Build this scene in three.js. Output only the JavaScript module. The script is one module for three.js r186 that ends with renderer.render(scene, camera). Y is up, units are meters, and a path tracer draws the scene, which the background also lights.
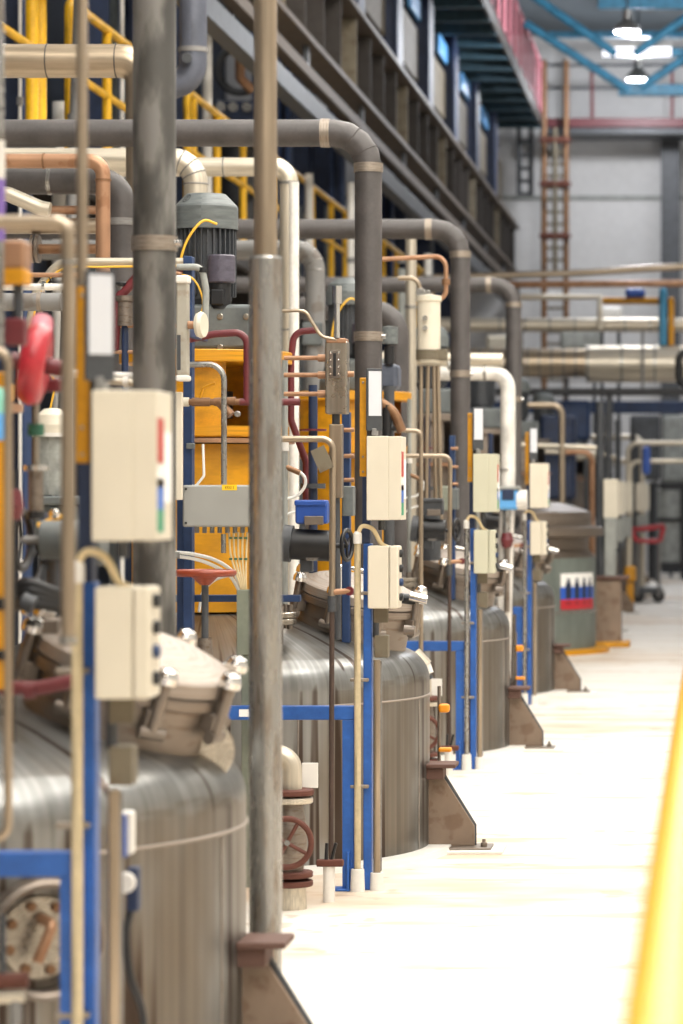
import * as THREE from 'three';
import { RoundedBoxGeometry } from 'three/addons/geometries/RoundedBoxGeometry.js';
import { mergeGeometries } from 'three/addons/utils/BufferGeometryUtils.js';
import { RectAreaLightUniformsLib } from 'three/addons/lights/RectAreaLightUniformsLib.js';
RectAreaLightUniformsLib.init();

// ---------------------------------------------------------------- camera, light, exposure
const scene = new THREE.Scene();
const FPX = 3200, VX = 714, VY = 494, EYE = 1.6;            // focal length in pixels, vanishing point of the row, eye height
const camera = new THREE.PerspectiveCamera(2 * Math.atan(512 / FPX) * 180 / Math.PI, 683 / 1024, 0.1, 200);
camera.position.set(0, EYE, 0);
camera.lookAt(0, EYE, -10);
camera.setViewOffset(683, 1024, 341.5 - VX, 512 - VY, 683, 1024);   // shifted lens: the row's cross pipes stay level
camera.focus = 13.6;
camera.userData.fStop = 3.3;
camera.updateProjectionMatrix();
const renderer = new THREE.WebGLRenderer({ antialias: true });
renderer.toneMapping = THREE.LinearToneMapping;
renderer.toneMappingExposure = 0.31;
renderer.shadowMap.enabled = true;
scene.background = new THREE.Color(0x05060a);

const WARM = new THREE.Color(1.0, 0.965, 0.91);
const COOL = new THREE.Color(0.93, 0.95, 1.0);
// translucent roof lights: [x, z, width, length, radiance, colour]
const ROOF = 11.0;
const ROOF_LIGHTS = [
  [1.5, 1.4, 8.6, 7.8, 8.4, WARM], [1.5, -7.6, 8.6, 7.8, 8.4, WARM], [1.5, -16.6, 8.6, 7.8, 8.4, WARM], [1.5, -25.6, 8.6, 7.8, 7, WARM],
  [2.6, -43, 3.4, 7, 16, COOL], [2.6, -57, 3.0, 7, 14, COOL],
  [-6.6, -9, 1.8, 6, 14, WARM], [-6.6, -21, 1.8, 6, 16, WARM], [-6.6, -34, 1.8, 6, 12, WARM],
];

// ---------------------------------------------------------------- helpers
const V3 = THREE.Vector3;
let dz = 0;                                                  // shift of a repeated group down the row
const P = (x, y, Z) => new V3((x - VX) * Z / FPX, EYE - (y - VY) * Z / FPX, -Z - dz);   // a point seen at x, y standing Z metres away
const M = (n, Z) => n * Z / FPX;
let seed = 7;
const rnd = () => { seed = (seed * 1664525 + 1013904223) >>> 0; return seed / 4294967296; };
function hash(i, j, s) { let h = (i * 374761393 + j * 668265263 + s * 974711) | 0; h = Math.imul(h ^ (h >>> 13), 1274126177); return ((h ^ (h >>> 16)) >>> 0) / 4294967296; }
function vnoise(x, y, px, py, s) {
  const i = Math.floor(x), j = Math.floor(y), fx = x - i, fy = y - j, w = a => a * a * (3 - 2 * a);
  const q = (a, b) => hash(((i + a) % px + px) % px, ((j + b) % py + py) % py, s);
  const u = w(fx), v = w(fy);
  return (q(0, 0) * (1 - u) + q(1, 0) * u) * (1 - v) + (q(0, 1) * (1 - u) + q(1, 1) * u) * v;
}
function fbm(u, v, fx, fy, oct, s) { let a = 0, k = 0.5, n = 0; for (let o = 0; o < oct; o++) { a += k * vnoise(u * fx, v * fy, fx, fy, s + o); n += k; k *= 0.55; fx *= 2; fy *= 2; } return a / n; }
function dataTex(w, h, fn, srgb = true, rep = [1, 1]) {
  const d = new Uint8Array(w * h * 4);
  for (let j = 0; j < h; j++) for (let i = 0; i < w; i++) {
    const c = fn(i / w, j / h), o = (j * w + i) * 4;
    for (let k = 0; k < 3; k++) d[o + k] = Math.max(0, Math.min(255, Math.round(c[k] * 255)));
    d[o + 3] = 255;
  }
  const t = new THREE.DataTexture(d, w, h);
  t.wrapS = t.wrapT = THREE.RepeatWrapping; t.magFilter = THREE.LinearFilter; t.minFilter = THREE.LinearMipmapLinearFilter; t.generateMipmaps = true;
  if (srgb) t.colorSpace = THREE.SRGBColorSpace;
  t.repeat.set(...rep); t.needsUpdate = true; return t;
}
const lerp = (a, b, t) => a + (b - a) * t, mix3 = (a, b, t) => [lerp(a[0], b[0], t), lerp(a[1], b[1], t), lerp(a[2], b[2], t)];
const sstep = (a, b, x) => { const t = Math.max(0, Math.min(1, (x - a) / (b - a))); return t * t * (3 - 2 * t); };
// shared grain maps (metres in uv)
const MOTTLE = dataTex(256, 256, (u, v) => { const n = fbm(u, v, 5, 5, 5, 3), f = fbm(u, v, 40, 40, 2, 9); const g = 0.78 + 0.26 * n + 0.08 * (f - 0.5); return [g, g, g]; }, true, [2.2, 2.2]);
const BLOTCH = dataTex(256, 256, (u, v) => { const n = fbm(u, v, 6, 6, 5, 303), f = fbm(u, v, 3, 3, 2, 311); const g = 0.62 + 0.5 * sstep(0.3, 0.75, n) + 0.2 * (f - 0.5); return [g, g, g * 0.985]; }, true, [2.38, 0.85]);
const WORN = dataTex(256, 256, (u, v) => { const n = fbm(u, v, 6, 4, 5, 21), s = sstep(0.58, 0.72, fbm(u, v, 9, 9, 4, 33)); const g = 0.84 + 0.2 * n; return mix3([g, g, g], [g * 0.72, g * 0.6, g * 0.5], s * 0.32); }, true, [1.6, 1.6]);
const STREAK = dataTex(256, 256, (u, v) => { const n = fbm(u, v, 40, 2, 3, 5), m = fbm(u, v, 8, 3, 3, 15); const g = 0.76 + 0.2 * n + 0.16 * (m - 0.5); return [g * 1.01, g, g * 0.985]; }, true, [2.2, 1.2]);
const PLASTER = dataTex(256, 256, (u, v) => { const n = fbm(u, v, 3, 3, 5, 203), f = fbm(u, v, 50, 50, 2, 209); const g = 0.9 + 0.09 * n + 0.04 * (f - 0.5); return [g, g, g]; }, true, [0.21, 0.21]);
const ROUGHV = dataTex(128, 128, (u, v) => { const g = 0.7 + 0.5 * (fbm(u, v, 8, 8, 4, 44) - 0.5) + 0.25 * (fbm(u, v, 32, 32, 2, 47) - 0.5); return [g, g, g]; }, false, [2, 2]);
const TANK = dataTex(2048, 512, (u, v) => {
  const fine = fbm(u, v, 380, 2, 2, 61), band = fbm(u, v, 60, 2, 3, 67), blot = fbm(u, v, 16, 6, 4, 71), big = fbm(u, v, 9, 4, 3, 97);
  const run = sstep(0.6, 0.7, fbm(u, v, 150, 2, 2, 83)) * sstep(0.4, 0.6, fbm(u, v, 26, 3, 3, 89));
  let c = mix3([0.82, 0.82, 0.81], [0.72, 0.715, 0.70], sstep(0.3, 0.7, band));
  c = mix3(c, [0.58, 0.52, 0.45], sstep(0.54, 0.76, blot) * 0.7);
  c = mix3(c, [0.30, 0.23, 0.19], run * 0.8);
  const g = 0.92 + 0.24 * (fine - 0.5) + 0.2 * (big - 0.5); return [c[0] * g, c[1] * g, c[2] * g];
});
const TANKR = dataTex(512, 256, (u, v) => { const g = 0.66 + 0.16 * (fbm(u, v, 60, 2, 3, 61) - 0.5) + 0.3 * (fbm(u, v, 12, 6, 4, 71) - 0.5); return [g, g, g]; }, false);
const FLOORT = dataTex(1024, 1024, (u, v) => {
  const a = fbm(u, v, 5, 9, 5, 101), b = fbm(u, v, 12, 40, 4, 107), sp = fbm(u, v, 60, 60, 3, 113);
  let c = [0.90, 0.875, 0.835];
  c = mix3(c, [0.74, 0.63, 0.51], sstep(0.48, 0.7, a) * 0.75);
  c = mix3(c, [0.70, 0.55, 0.40], sstep(0.58, 0.78, b) * 0.5);
  c = mix3(c, [0.55, 0.45, 0.36], sstep(0.7, 0.8, sp) * 0.35);
  const g = 0.97 + 0.06 * (sp - 0.5); return [c[0] * g, c[1] * g, c[2] * g];
}, true, [1 / 9, 1 / 9]);

function mat(color, rough = 0.55, metal = 0, map = MOTTLE, extra = {}) {
  return new THREE.MeshStandardMaterial({ color, roughness: rough, metalness: metal, map, ...extra });
}
const C = {
  tank: new THREE.MeshStandardMaterial({ color: 0xbfc0c0, roughness: 0.58, metalness: 0.88, map: TANK, roughnessMap: TANKR }),
  steel: mat(0xb9b2a6, 0.42, 0.85, STREAK, { roughnessMap: ROUGHV }),
  steelDark: mat(0x8b8177, 0.45, 0.8, WORN),
  lid: mat(0xa89e94, 0.55, 0.5, WORN),
  chrome: mat(0xe6e4e0, 0.16, 1.0, null),
  bracket: mat(0x8d7a69, 0.6, 0.35, WORN),
  rustPlate: mat(0x654a40, 0.75, 0.15, WORN),
  galv: mat(0xaaa9a5, 0.38, 0.72, WORN, { roughnessMap: ROUGHV }),
  galvOld: mat(0x8b8a88, 0.66, 0.3, WORN),
  tube: mat(0xc0b09b, 0.33, 0.72, STREAK),
  vent: mat(0x524e4d, 0.52, 0.05, MOTTLE),
  ventOld: mat(0x72706d, 0.55, 0.15, BLOTCH),
  tanConduit: mat(0xc9b996, 0.5, 0.0, MOTTLE),
  darkBrown: mat(0x4a3a32, 0.6, 0.2, MOTTLE),
  band: mat(0xa0968a, 0.45, 0.65, WORN),
  seam: mat(0x4a4644, 0.8, 0, null),
  jacket: mat(0xd8c6ad, 0.34, 0.8, STREAK),
  jacketPale: mat(0xe4dccb, 0.38, 0.55, STREAK),
  jacketWhite: mat(0xf0ede6, 0.45, 0.1, MOTTLE),
  copper: mat(0xb08768, 0.45, 0.45, WORN),
  bronze: mat(0x8d6a4d, 0.5, 0.55, WORN),
  rust: mat(0x5f3427, 0.7, 0.1, WORN),
  blue: mat(0x2a60b0, 0.42, 0.0, MOTTLE),
  navy: mat(0x1f3a64, 0.5, 0.0, MOTTLE),
  deepNavy: mat(0x1b2c4c, 0.55, 0.0, MOTTLE),
  yellow: mat(0xf6bd10, 0.42, 0.0, MOTTLE),
  amber: mat(0xd59404, 0.45, 0.0, MOTTLE),
  cream: mat(0xddd5c2, 0.45, 0.0, PLASTER),
  white: mat(0xe9e6df, 0.5, 0.0, PLASTER),
  paper: mat(0xf2f2f0, 0.7, 0.0, null),
  grey: mat(0x9a9d98, 0.5, 0.0, MOTTLE),
  palePaint: mat(0xb5b0a2, 0.5, 0.1, WORN),
  greenCream: mat(0xc6c4ad, 0.5, 0, PLASTER),
  greyFlat: mat(0x9b9c98, 0.5, 0, PLASTER),
  greyBlue: mat(0x6a7070, 0.5, 0.1, MOTTLE),
  purpleGrey: mat(0x5a5663, 0.45, 0.1, MOTTLE),
  darkGrey: mat(0x45484c, 0.5, 0.1, MOTTLE),
  black: mat(0x17181b, 0.45, 0.05, MOTTLE),
  red: mat(0xb8303a, 0.35, 0.0, MOTTLE),
  maroon: mat(0x68252b, 0.45, 0.0, MOTTLE),
  pink: mat(0xc97884, 0.5, 0.0, MOTTLE),
  orangeRed: mat(0x8c3a1e, 0.4, 0.1, WORN),
  teal: mat(0x3f8fb4, 0.45, 0.0, MOTTLE),
  tealDark: mat(0x2d4b58, 0.6, 0.0, MOTTLE),
  girder: mat(0x2f2924, 0.7, 0.1, WORN),
  girderTop: mat(0x5e5348, 0.6, 0.1, WORN),
  khaki: mat(0x6f6654, 0.7, 0.0, WORN),
  cable: mat(0xd8c49a, 0.6, 0.0, null),
  cableYellow: mat(0xe7b53a, 0.5, 0.0, null),
  hose: mat(0xe8e8e4, 0.35, 0.0, null),
  brightBlue: mat(0x274f9f, 0.35, 0.0, null),
  lightBlue: mat(0x62a8e4, 0.35, 0.0, null),
  green: mat(0x2a5d48, 0.5, 0.0, null),
  wallPale: mat(0xd6d5d4, 0.8, 0.0, PLASTER),
  wallGrey: mat(0xaeaca8, 0.8, 0.0, PLASTER),
  wallDark: mat(0x343b48, 0.8, 0.0, PLASTER),
  floor: new THREE.MeshStandardMaterial({ color: 0xffffff, roughness: 0.62, metalness: 0, map: FLOORT }),
  glow: new THREE.MeshStandardMaterial({ color: 0xffffff, emissive: 0xfff2df, emissiveIntensity: 3 }),
  glowCool: new THREE.MeshStandardMaterial({ color: 0xffffff, emissive: 0xf3f5ff, emissiveIntensity: 6 }),
};

// --- geometry in world coordinates
function boxUV(g) {           // uv in metres from the dominant axis of each face
  const p = g.attributes.position, n = g.attributes.normal, uv = new Float32Array(p.count * 2);
  for (let i = 0; i < p.count; i++) {
    const ax = Math.abs(n.getX(i)), ay = Math.abs(n.getY(i)), az = Math.abs(n.getZ(i)), x = p.getX(i), y = p.getY(i), z = p.getZ(i);
    if (ax >= ay && ax >= az) { uv[2 * i] = z; uv[2 * i + 1] = y; } else if (ay >= az) { uv[2 * i] = x; uv[2 * i + 1] = z; } else { uv[2 * i] = x; uv[2 * i + 1] = y; }
  }
  g.setAttribute('uv', new THREE.BufferAttribute(uv, 2)); return g;
}
function clean(g) { if (g.index) g = g.toNonIndexed(); for (const k of Object.keys(g.attributes)) if (!['position', 'normal', 'uv'].includes(k)) g.deleteAttribute(k); g.clearGroups?.(); return g; }
function merge(list) { return list.length === 1 ? list[0] : mergeGeometries(list.map(clean)); }
function box(cx, cy, cz, w, h, d, bevel = 0.004, rot) {
  const b = Math.min(bevel, Math.min(w, h, d) * 0.45);
  const g = b > 0 ? new RoundedBoxGeometry(w, h, d, 1, b) : new THREE.BoxGeometry(w, h, d);
  boxUV(g);
  if (rot) g.applyMatrix4(new THREE.Matrix4().makeRotationFromEuler(new THREE.Euler(...rot)));
  g.translate(cx, cy, cz); return g;
}
// a box whose near face stands Z metres away and covers x0..x1, y0..y1; it goes back by depth
function boxAt(x0, x1, y0, y1, Z, depth, bevel = 0.004, rot) {
  const a = P(x0, y0, Z), b = P(x1, y1, Z);
  return box((a.x + b.x) / 2, (a.y + b.y) / 2, -Z - dz - depth / 2, b.x - a.x, a.y - b.y, depth, bevel, rot);
}
function fillet(pts, bend, n = 7) {
  const out = [pts[0].clone()];
  for (let i = 1; i < pts.length - 1; i++) {
    const a = pts[i - 1], b = pts[i], c = pts[i + 1], u = a.clone().sub(b), v = c.clone().sub(b), lu = u.length(), lv = v.length(); u.normalize(); v.normalize();
    const ang = u.angleTo(v); if (ang > 3.1 || bend <= 0) { out.push(b.clone()); continue; }
    let t = bend / Math.tan(ang / 2); t = Math.min(t, lu * 0.49, lv * 0.49); const r = t * Math.tan(ang / 2);
    const cen = b.clone().add(u.clone().add(v).normalize().multiplyScalar(r / Math.sin(ang / 2)));
    const s = b.clone().addScaledVector(u, t).sub(cen), e = b.clone().addScaledVector(v, t).sub(cen), om = s.angleTo(e);
    for (let k = 0; k <= n; k++) { const f = k / n; out.push(s.clone().multiplyScalar(Math.sin((1 - f) * om) / Math.sin(om)).addScaledVector(e, Math.sin(f * om) / Math.sin(om)).add(cen)); }
  }
  out.push(pts[pts.length - 1].clone()); return out;
}
function sweep(pts, r, bend = 0, seg = 16, n = 7) {
  const q = fillet(pts, bend, n), pos = [], nor = [], uv = [], idx = [];
  let T = q[1].clone().sub(q[0]).normalize(), N = Math.abs(T.y) < 0.9 ? new V3(0, 1, 0) : new V3(0, 0, 1);
  N.addScaledVector(T, -N.dot(T)).normalize(); let len = 0;
  const rr = typeof r === 'function' ? r : () => r;
  for (let i = 0; i < q.length; i++) {
    const d0 = i > 0 ? q[i].clone().sub(q[i - 1]).normalize() : null, d1 = i < q.length - 1 ? q[i + 1].clone().sub(q[i]).normalize() : null;
    const t = d0 && d1 ? d0.clone().add(d1).normalize() : (d0 || d1);
    N.addScaledVector(t, -N.dot(t)).normalize(); const B = t.clone().cross(N);
    if (i > 0) len += q[i].distanceTo(q[i - 1]);
    const R = rr(i / (q.length - 1)), st = d0 && d1 ? 1 / Math.max(0.7, t.dot(d0)) : 1;
    for (let k = 0; k <= seg; k++) {
      const a = k / seg * Math.PI * 2, c = Math.cos(a), s = Math.sin(a), nx = N.x * c + B.x * s, ny = N.y * c + B.y * s, nz = N.z * c + B.z * s;
      pos.push(q[i].x + nx * R * 1, q[i].y + ny * R * 1, q[i].z + nz * R * 1); nor.push(nx, ny, nz); uv.push(k / seg * 2 * Math.PI * R, len);
    }
  }
  const w = seg + 1;
  for (let i = 0; i < q.length - 1; i++) for (let k = 0; k < seg; k++) { const a = i * w + k, b = a + w; idx.push(a, a + 1, b, b, a + 1, b + 1); }
  for (const [row, sgn] of [[0, -1], [q.length - 1, 1]]) {       // caps
    const t = (row === 0 ? q[1].clone().sub(q[0]) : q[row].clone().sub(q[row - 1])).normalize().multiplyScalar(sgn), c = pos.length / 3;
    pos.push(q[row].x, q[row].y, q[row].z); nor.push(t.x, t.y, t.z); uv.push(0, 0);
    for (let k = 0; k <= seg; k++) { const o = (row * w + k) * 3; pos.push(pos[o], pos[o + 1], pos[o + 2]); nor.push(t.x, t.y, t.z); uv.push(0.01 * Math.cos(k), 0.01 * Math.sin(k)); }
    for (let k = 0; k < seg; k++) sgn > 0 ? idx.push(c, c + 1 + k, c + 2 + k) : idx.push(c, c + 2 + k, c + 1 + k);
  }
  const g = new THREE.BufferGeometry();
  g.setAttribute('position', new THREE.Float32BufferAttribute(pos, 3)); g.setAttribute('normal', new THREE.Float32BufferAttribute(nor, 3)); g.setAttribute('uv', new THREE.Float32BufferAttribute(uv, 2)); g.setIndex(idx);
  return g;
}
const rod = (a, b, r, seg = 14) => sweep([a, b], r, 0, seg);
const curve = (pts, r, seg = 8, n = 24) => sweep(new THREE.CatmullRomCurve3(pts).getPoints(n), r, 0, seg);
function orient(g, at, axis) { g.applyQuaternion(new THREE.Quaternion().setFromUnitVectors(new V3(0, 1, 0), axis.clone().normalize())); g.translate(at.x, at.y, at.z); return g; }
const UP = new V3(0, 1, 0), RIGHT = new V3(1, 0, 0), NEAR = new V3(0, 0, 1);
// turned shape: profile [[radius, height], ...] with crisp edges, about axis through at
function lathe(profile, at, axis = UP, seg = 32, phi0 = 0, phi = Math.PI * 2, smooth = false) {
  let g;
  if (smooth) g = new THREE.LatheGeometry(profile.map(a => new THREE.Vector2(a[0], a[1])), seg, phi0, phi);
  else {
    const parts = [];
    for (let i = 0; i < profile.length - 1; i++) parts.push(clean(new THREE.LatheGeometry([new THREE.Vector2(...profile[i]), new THREE.Vector2(...profile[i + 1])], seg, phi0, phi)));
    g = mergeGeometries(parts);
  }
  return orient(g, at, axis);
}
const disc = (at, axis, r, h, seg = 28, bev = 0.004) => lathe([[0.0001, 0], [r - bev, 0], [r, bev], [r, h - bev], [r - bev, h], [0.0001, h]], at, axis, seg);
const torus = (at, axis, R, r, seg = 32, arc = Math.PI * 2) => { const g = new THREE.TorusGeometry(R, r, 10, seg, arc); g.rotateX(Math.PI / 2); return orient(g, at, axis); };
function ring(at, axis, R, h, t = 0.004) { return lathe([[R - 0.002, -h / 2], [R + t, -h / 2], [R + t, h / 2], [R - 0.002, h / 2]], at, axis, 28); }
function extrude(points, depth, at, bevel = 0.003) {      // outline in x,y, thickness along z centred on at
  const s = new THREE.Shape(points.map(p => new THREE.Vector2(p[0], p[1])));
  const g = new THREE.ExtrudeGeometry(s, { depth: depth - 2 * bevel, bevelEnabled: bevel > 0, bevelThickness: bevel, bevelSize: bevel, bevelOffset: -bevel, bevelSegments: 1 });
  g.translate(at.x, at.y, at.z - depth / 2 + bevel); return boxUV(g);
}
// --- things
const used = new Map();
function numbered(n) { const c = used.get(n) || 0; used.set(n, c + 1); return c ? `${n}_${String(c).padStart(3, '0')}` : n; }
const things = [];
class Thing {
  constructor(name, label, category, group, kind) { Object.assign(this, { name, label, category, group, kind, list: [] }); things.push(this); }
  part(name, geo, material, parent, extra) {
    const g = Array.isArray(geo) ? merge(geo) : geo;
    const m = new THREE.Mesh(g, material); m.name = name; m.castShadow = m.receiveShadow = true;
    if (extra) Object.assign(m.userData, extra);
    this.list.push([m, parent]); return m;
  }
  finish() {
    const bb = new THREE.Box3();
    for (const [m] of this.list) { m.geometry.computeBoundingBox(); bb.union(m.geometry.boundingBox); }
    const base = new V3((bb.min.x + bb.max.x) / 2, bb.min.y, (bb.min.z + bb.max.z) / 2), name = numbered(this.name);
    for (const [m] of this.list) m.geometry.translate(-base.x, -base.y, -base.z);
    let root;
    if (this.list.length === 1) { root = this.list[0][0]; root.name = name; }
    else { root = new THREE.Group(); root.name = name; for (const [m, p] of this.list) (p || root).add(m); }
    root.position.copy(base); Object.assign(root.userData, { label: this.label });
    if (this.category) root.userData.category = this.category;
    if (this.group) root.userData.group = this.group;
    if (this.kind) root.userData.kind = this.kind;
    scene.add(root); return root;
  }
}
const thing = (name, label, category, group, kind) => new Thing(name, label, category, group, kind);
function single(name, label, category, geo, material, group, kind) { const t = thing(name, label, category, group, kind); t.part(name, geo, material); return t; }
const struct = (name, label, geo, material) => single(name, label, null, geo, material, null, 'structure');
function canvasTex(w, h, draw) { const c = document.createElement('canvas'); c.width = w; c.height = h; draw(c.getContext('2d'), w, h); const t = new THREE.CanvasTexture(c); t.colorSpace = THREE.SRGBColorSpace; return t; }
function sheet(at, w, h, axis, material) { const g = new THREE.PlaneGeometry(w, h); g.applyQuaternion(new THREE.Quaternion().setFromUnitVectors(new V3(0, 0, 1), axis)); g.translate(at.x, at.y, at.z); return g; }

// ---------------------------------------------------------------- the hall
const X0 = -10, X1 = 8, Z0 = 7, Z1 = -65.5;
struct('floor', 'pale cream painted concrete floor with tan stains', box((X0 + X1) / 2, -0.15, (Z0 + Z1) / 2, X1 - X0 + 0.4, 0.3, Z0 - Z1 + 0.4, 0), C.floor);
{
  const t = thing('wall_back', 'pale grey end wall of the hall in large panels', null, null, 'structure');
  const w = (X1 - X0) / 4;
  t.part('wall_core', box(-1, 5.5, Z1 - 0.2, X1 - X0 + 0.4, 11, 0.2, 0), C.wallPale);
  const rows = [[0.01, 3.9], [3.93, 7.62], [7.70, 9.1]];
  for (let i = 0; i < 4; i++) for (const [a, b] of rows) t.part('panel', box(X0 + w * (i + 0.5), (a + b) / 2, Z1 - 0.05, w - 0.03, b - a, 0.1, 0.01), C.wallPale);
  for (let i = 0; i < 4; i++) t.part('panel', box(X0 + w * (i + 0.5), 10.05, Z1 - 0.05, w - 0.03, 1.8, 0.1, 0.01), C.wallPale);
  t.part('joint_strip', box(-1, 7.66, Z1 + 0.02, X1 - X0, 0.09, 0.06, 0.01), C.grey);
}
struct('wall_left', 'dark slate side wall behind the mezzanine', box(X0 - 0.1, 5.5, (Z0 + Z1) / 2, 0.2, 11, Z0 - Z1, 0), C.wallDark);
struct('wall_right', 'grey side wall of the hall', box(X1 + 0.1, 5.5, (Z0 + Z1) / 2, 0.2, 11, Z0 - Z1, 0), C.wallGrey);
struct('wall_front', 'grey wall behind the viewer', box((X0 + X1) / 2, 5.5, Z0 + 0.1, X1 - X0 + 0.4, 11, 0.2, 0), C.wallGrey);
struct('ceiling', 'dark corrugated metal roof of the hall', box((X0 + X1) / 2, ROOF + 0.1, (Z0 + Z1) / 2, X1 - X0 + 0.4, 0.2, Z0 - Z1 + 0.4, 0), mat(0x5d666c, 0.8, 0, PLASTER));
ROOF_LIGHTS.forEach(([x, z, w, l, I, col], i) => {
  const t = thing('roof_light', `${['first', 'second', 'third', 'fourth', 'fifth', 'sixth'][i] || ['first', 'second', 'third'][i - 6]} translucent roof light over the ${i < 6 ? 'aisle' : 'mezzanine'} counted from the viewer`, 'roof light', 'translucent roof lights');
  t.part('frame', [box(x, ROOF - 0.04, z - l / 2, w + 0.16, 0.1, 0.08), box(x, ROOF - 0.04, z + l / 2, w + 0.16, 0.1, 0.08), box(x - w / 2, ROOF - 0.04, z, 0.08, 0.1, l), box(x + w / 2, ROOF - 0.04, z, 0.08, 0.1, l)], C.grey);
  t.part('diffuser', box(x, ROOF - 0.03, z, w - 0.08, 0.02, l - 0.08, 0), col === WARM ? C.glow : C.glowCool);
  const L = new THREE.RectAreaLight(col, I, w - 0.1, l - 0.1); L.position.set(x, ROOF - 0.06, z); L.lookAt(x, 0, z); L.castShadow = true; scene.add(L);
});
// steel column and red-edged gallery on the end wall
single('wall_column', 'dark grey steel column standing against the pale end wall', 'column', [boxAt(661, 680, 135, 574, 65.2, 0.06, 0.01), boxAt(668, 673, 135, 574, 65.0, 0.2, 0.01), boxAt(661, 680, 135, 574, 64.9, 0.06, 0.01)], C.darkGrey);
{
  const t = thing('end_gallery', 'dark red edged gallery with thin rails across the end wall', 'gallery');
  t.part('edge_beam', boxAt(541, 900, 118, 127, 63.6, 0.12, 0.01), mat(0x5c1a22, 0.5, 0, PLASTER));
  t.part('deck', boxAt(541, 900, 127, 134, 63.7, 1.2, 0.01), C.darkGrey);
  for (const y of [65, 88]) t.part('rail', rod(P(536, y, 63.65), P(900, y, 63.65), 0.03, 8), C.darkGrey);
  for (const x of [592, 672, 752]) t.part('rail_post', rod(P(x, 118, 63.65), P(x, 65, 63.65), 0.035, 8), C.maroon);
}
{
  const t = thing('caged_ladder', 'rusty caged access ladder fixed to the end wall', 'ladder');
  const Z = 63.4, ra = M(6, Z);
  for (const x of [544, 566]) t.part('rail', rod(P(x, 574.5, Z), P(x, 60, Z), 0.06, 8), C.bronze);
  t.part('cage_strap', rod(P(555, 275, Z - 0.5), P(555, 128, Z - 0.5), 0.05, 8), C.khaki);
  for (let y = 140; y < 570; y += 12) t.part('rung', rod(P(544, y, Z), P(566, y, Z), 0.03, 6), C.khaki);
  for (const y of [140, 184, 236]) t.part('cage_hoop', [rod(P(541, y, Z), P(541, y, Z - 0.5), 0.05, 6), rod(P(541, y, Z - 0.5), P(569, y, Z - 0.5), 0.07, 6), rod(P(569, y, Z - 0.5), P(569, y, Z), 0.05, 6)], C.rust);
}
{
  const t = thing('wall_ladder', 'short grey ladder hanging on the end wall beside the caged ladder', 'ladder');
  const Z = 64.6;
  for (const x of [519, 531]) t.part('rail', rod(P(x, 196, Z), P(x, 128, Z), 0.05, 8), C.darkGrey);
  for (let y = 142; y < 196; y += 13) t.part('rung', rod(P(519, y, Z), P(531, y, Z), 0.04, 6), C.darkGrey);
}
// yellow guard rail beside the viewer
{
  const t = thing('guard_rail', 'yellow painted guard rail running along the aisle edge', 'railing');
  t.part('top_rail', rod(new V3(-0.045, 1.1, -0.9), new V3(-0.045, 1.1, -9.2), 0.043, 20), C.yellow);
  for (const z of [-2.1, -4.6, -7.0, -9.0]) t.part('rail_post', rod(new V3(-0.03, 0, z), new V3(-0.03, 1.08, z), 0.024, 12), C.yellow);
}

// ---------------------------------------------------------------- crane runway, walkway, mezzanine on the far side
const along = (x, y, w, h, za, zb, bev = 0.01) => box(x, y, -(za + zb) / 2, w, h, zb - za, bev);
{
  const t = thing('crane_girder', 'long dark crane runway girder above the mezzanine', 'girder');
  t.part('top_flange', along(-4.2, 7.0, 0.5, 0.07, 20, 65), C.girderTop);
  t.part('web', along(-4.25, 6.55, 0.05, 0.85, 20, 65), C.girder);
  t.part('bottom_flange', along(-4.2, 6.12, 0.42, 0.07, 20, 65), C.girderTop);
  for (let z = 21; z < 65; z += 1.5) t.part('stiffener', box(-4.12, 6.55, -z, 0.2, 0.8, 0.05, 0.004), z % 2 ? C.girder : C.khaki);
}
{
  const t = thing('runway_pipe', 'grey pair of rails slung under the crane girder', 'rail');
  t.part('rail', along(-4.0, 5.72, 0.12, 0.12, 20, 65), C.girderTop);
  t.part('rail', along(-4.02, 5.42, 0.16, 0.2, 20, 65), C.darkGrey);
  for (let z = 22; z < 65; z += 5) t.part('hanger', box(-4.08, 5.85, -z, 0.06, 0.6, 0.1), C.darkGrey);
}
{
  const t = thing('crane_walkway', 'dark overhead crane walkway with pink railing bars', 'walkway');
  t.part('deck', along(-3.9, 8.95, 1.1, 0.05, 36, 62.6), C.black);
  t.part('edge_channel', along(-3.38, 8.88, 0.06, 0.25, 36, 62.6), C.girder);
  for (let z = 37; z < 62.5; z += 1.4) t.part('joist', box(-3.9, 8.8, -z, 1.05, 0.18, 0.12, 0.01), C.tealDark);
  t.part('rail', along(-3.38, 10.0, 0.05, 0.05, 36, 62.6), C.pink);
  for (let z = 36.5; z < 62.5; z += 1.5) t.part('railing_bar', rod(new V3(-3.38, 8.9, -z), new V3(-3.38, 10.0, -z), 0.035, 8), C.pink);
}
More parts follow.
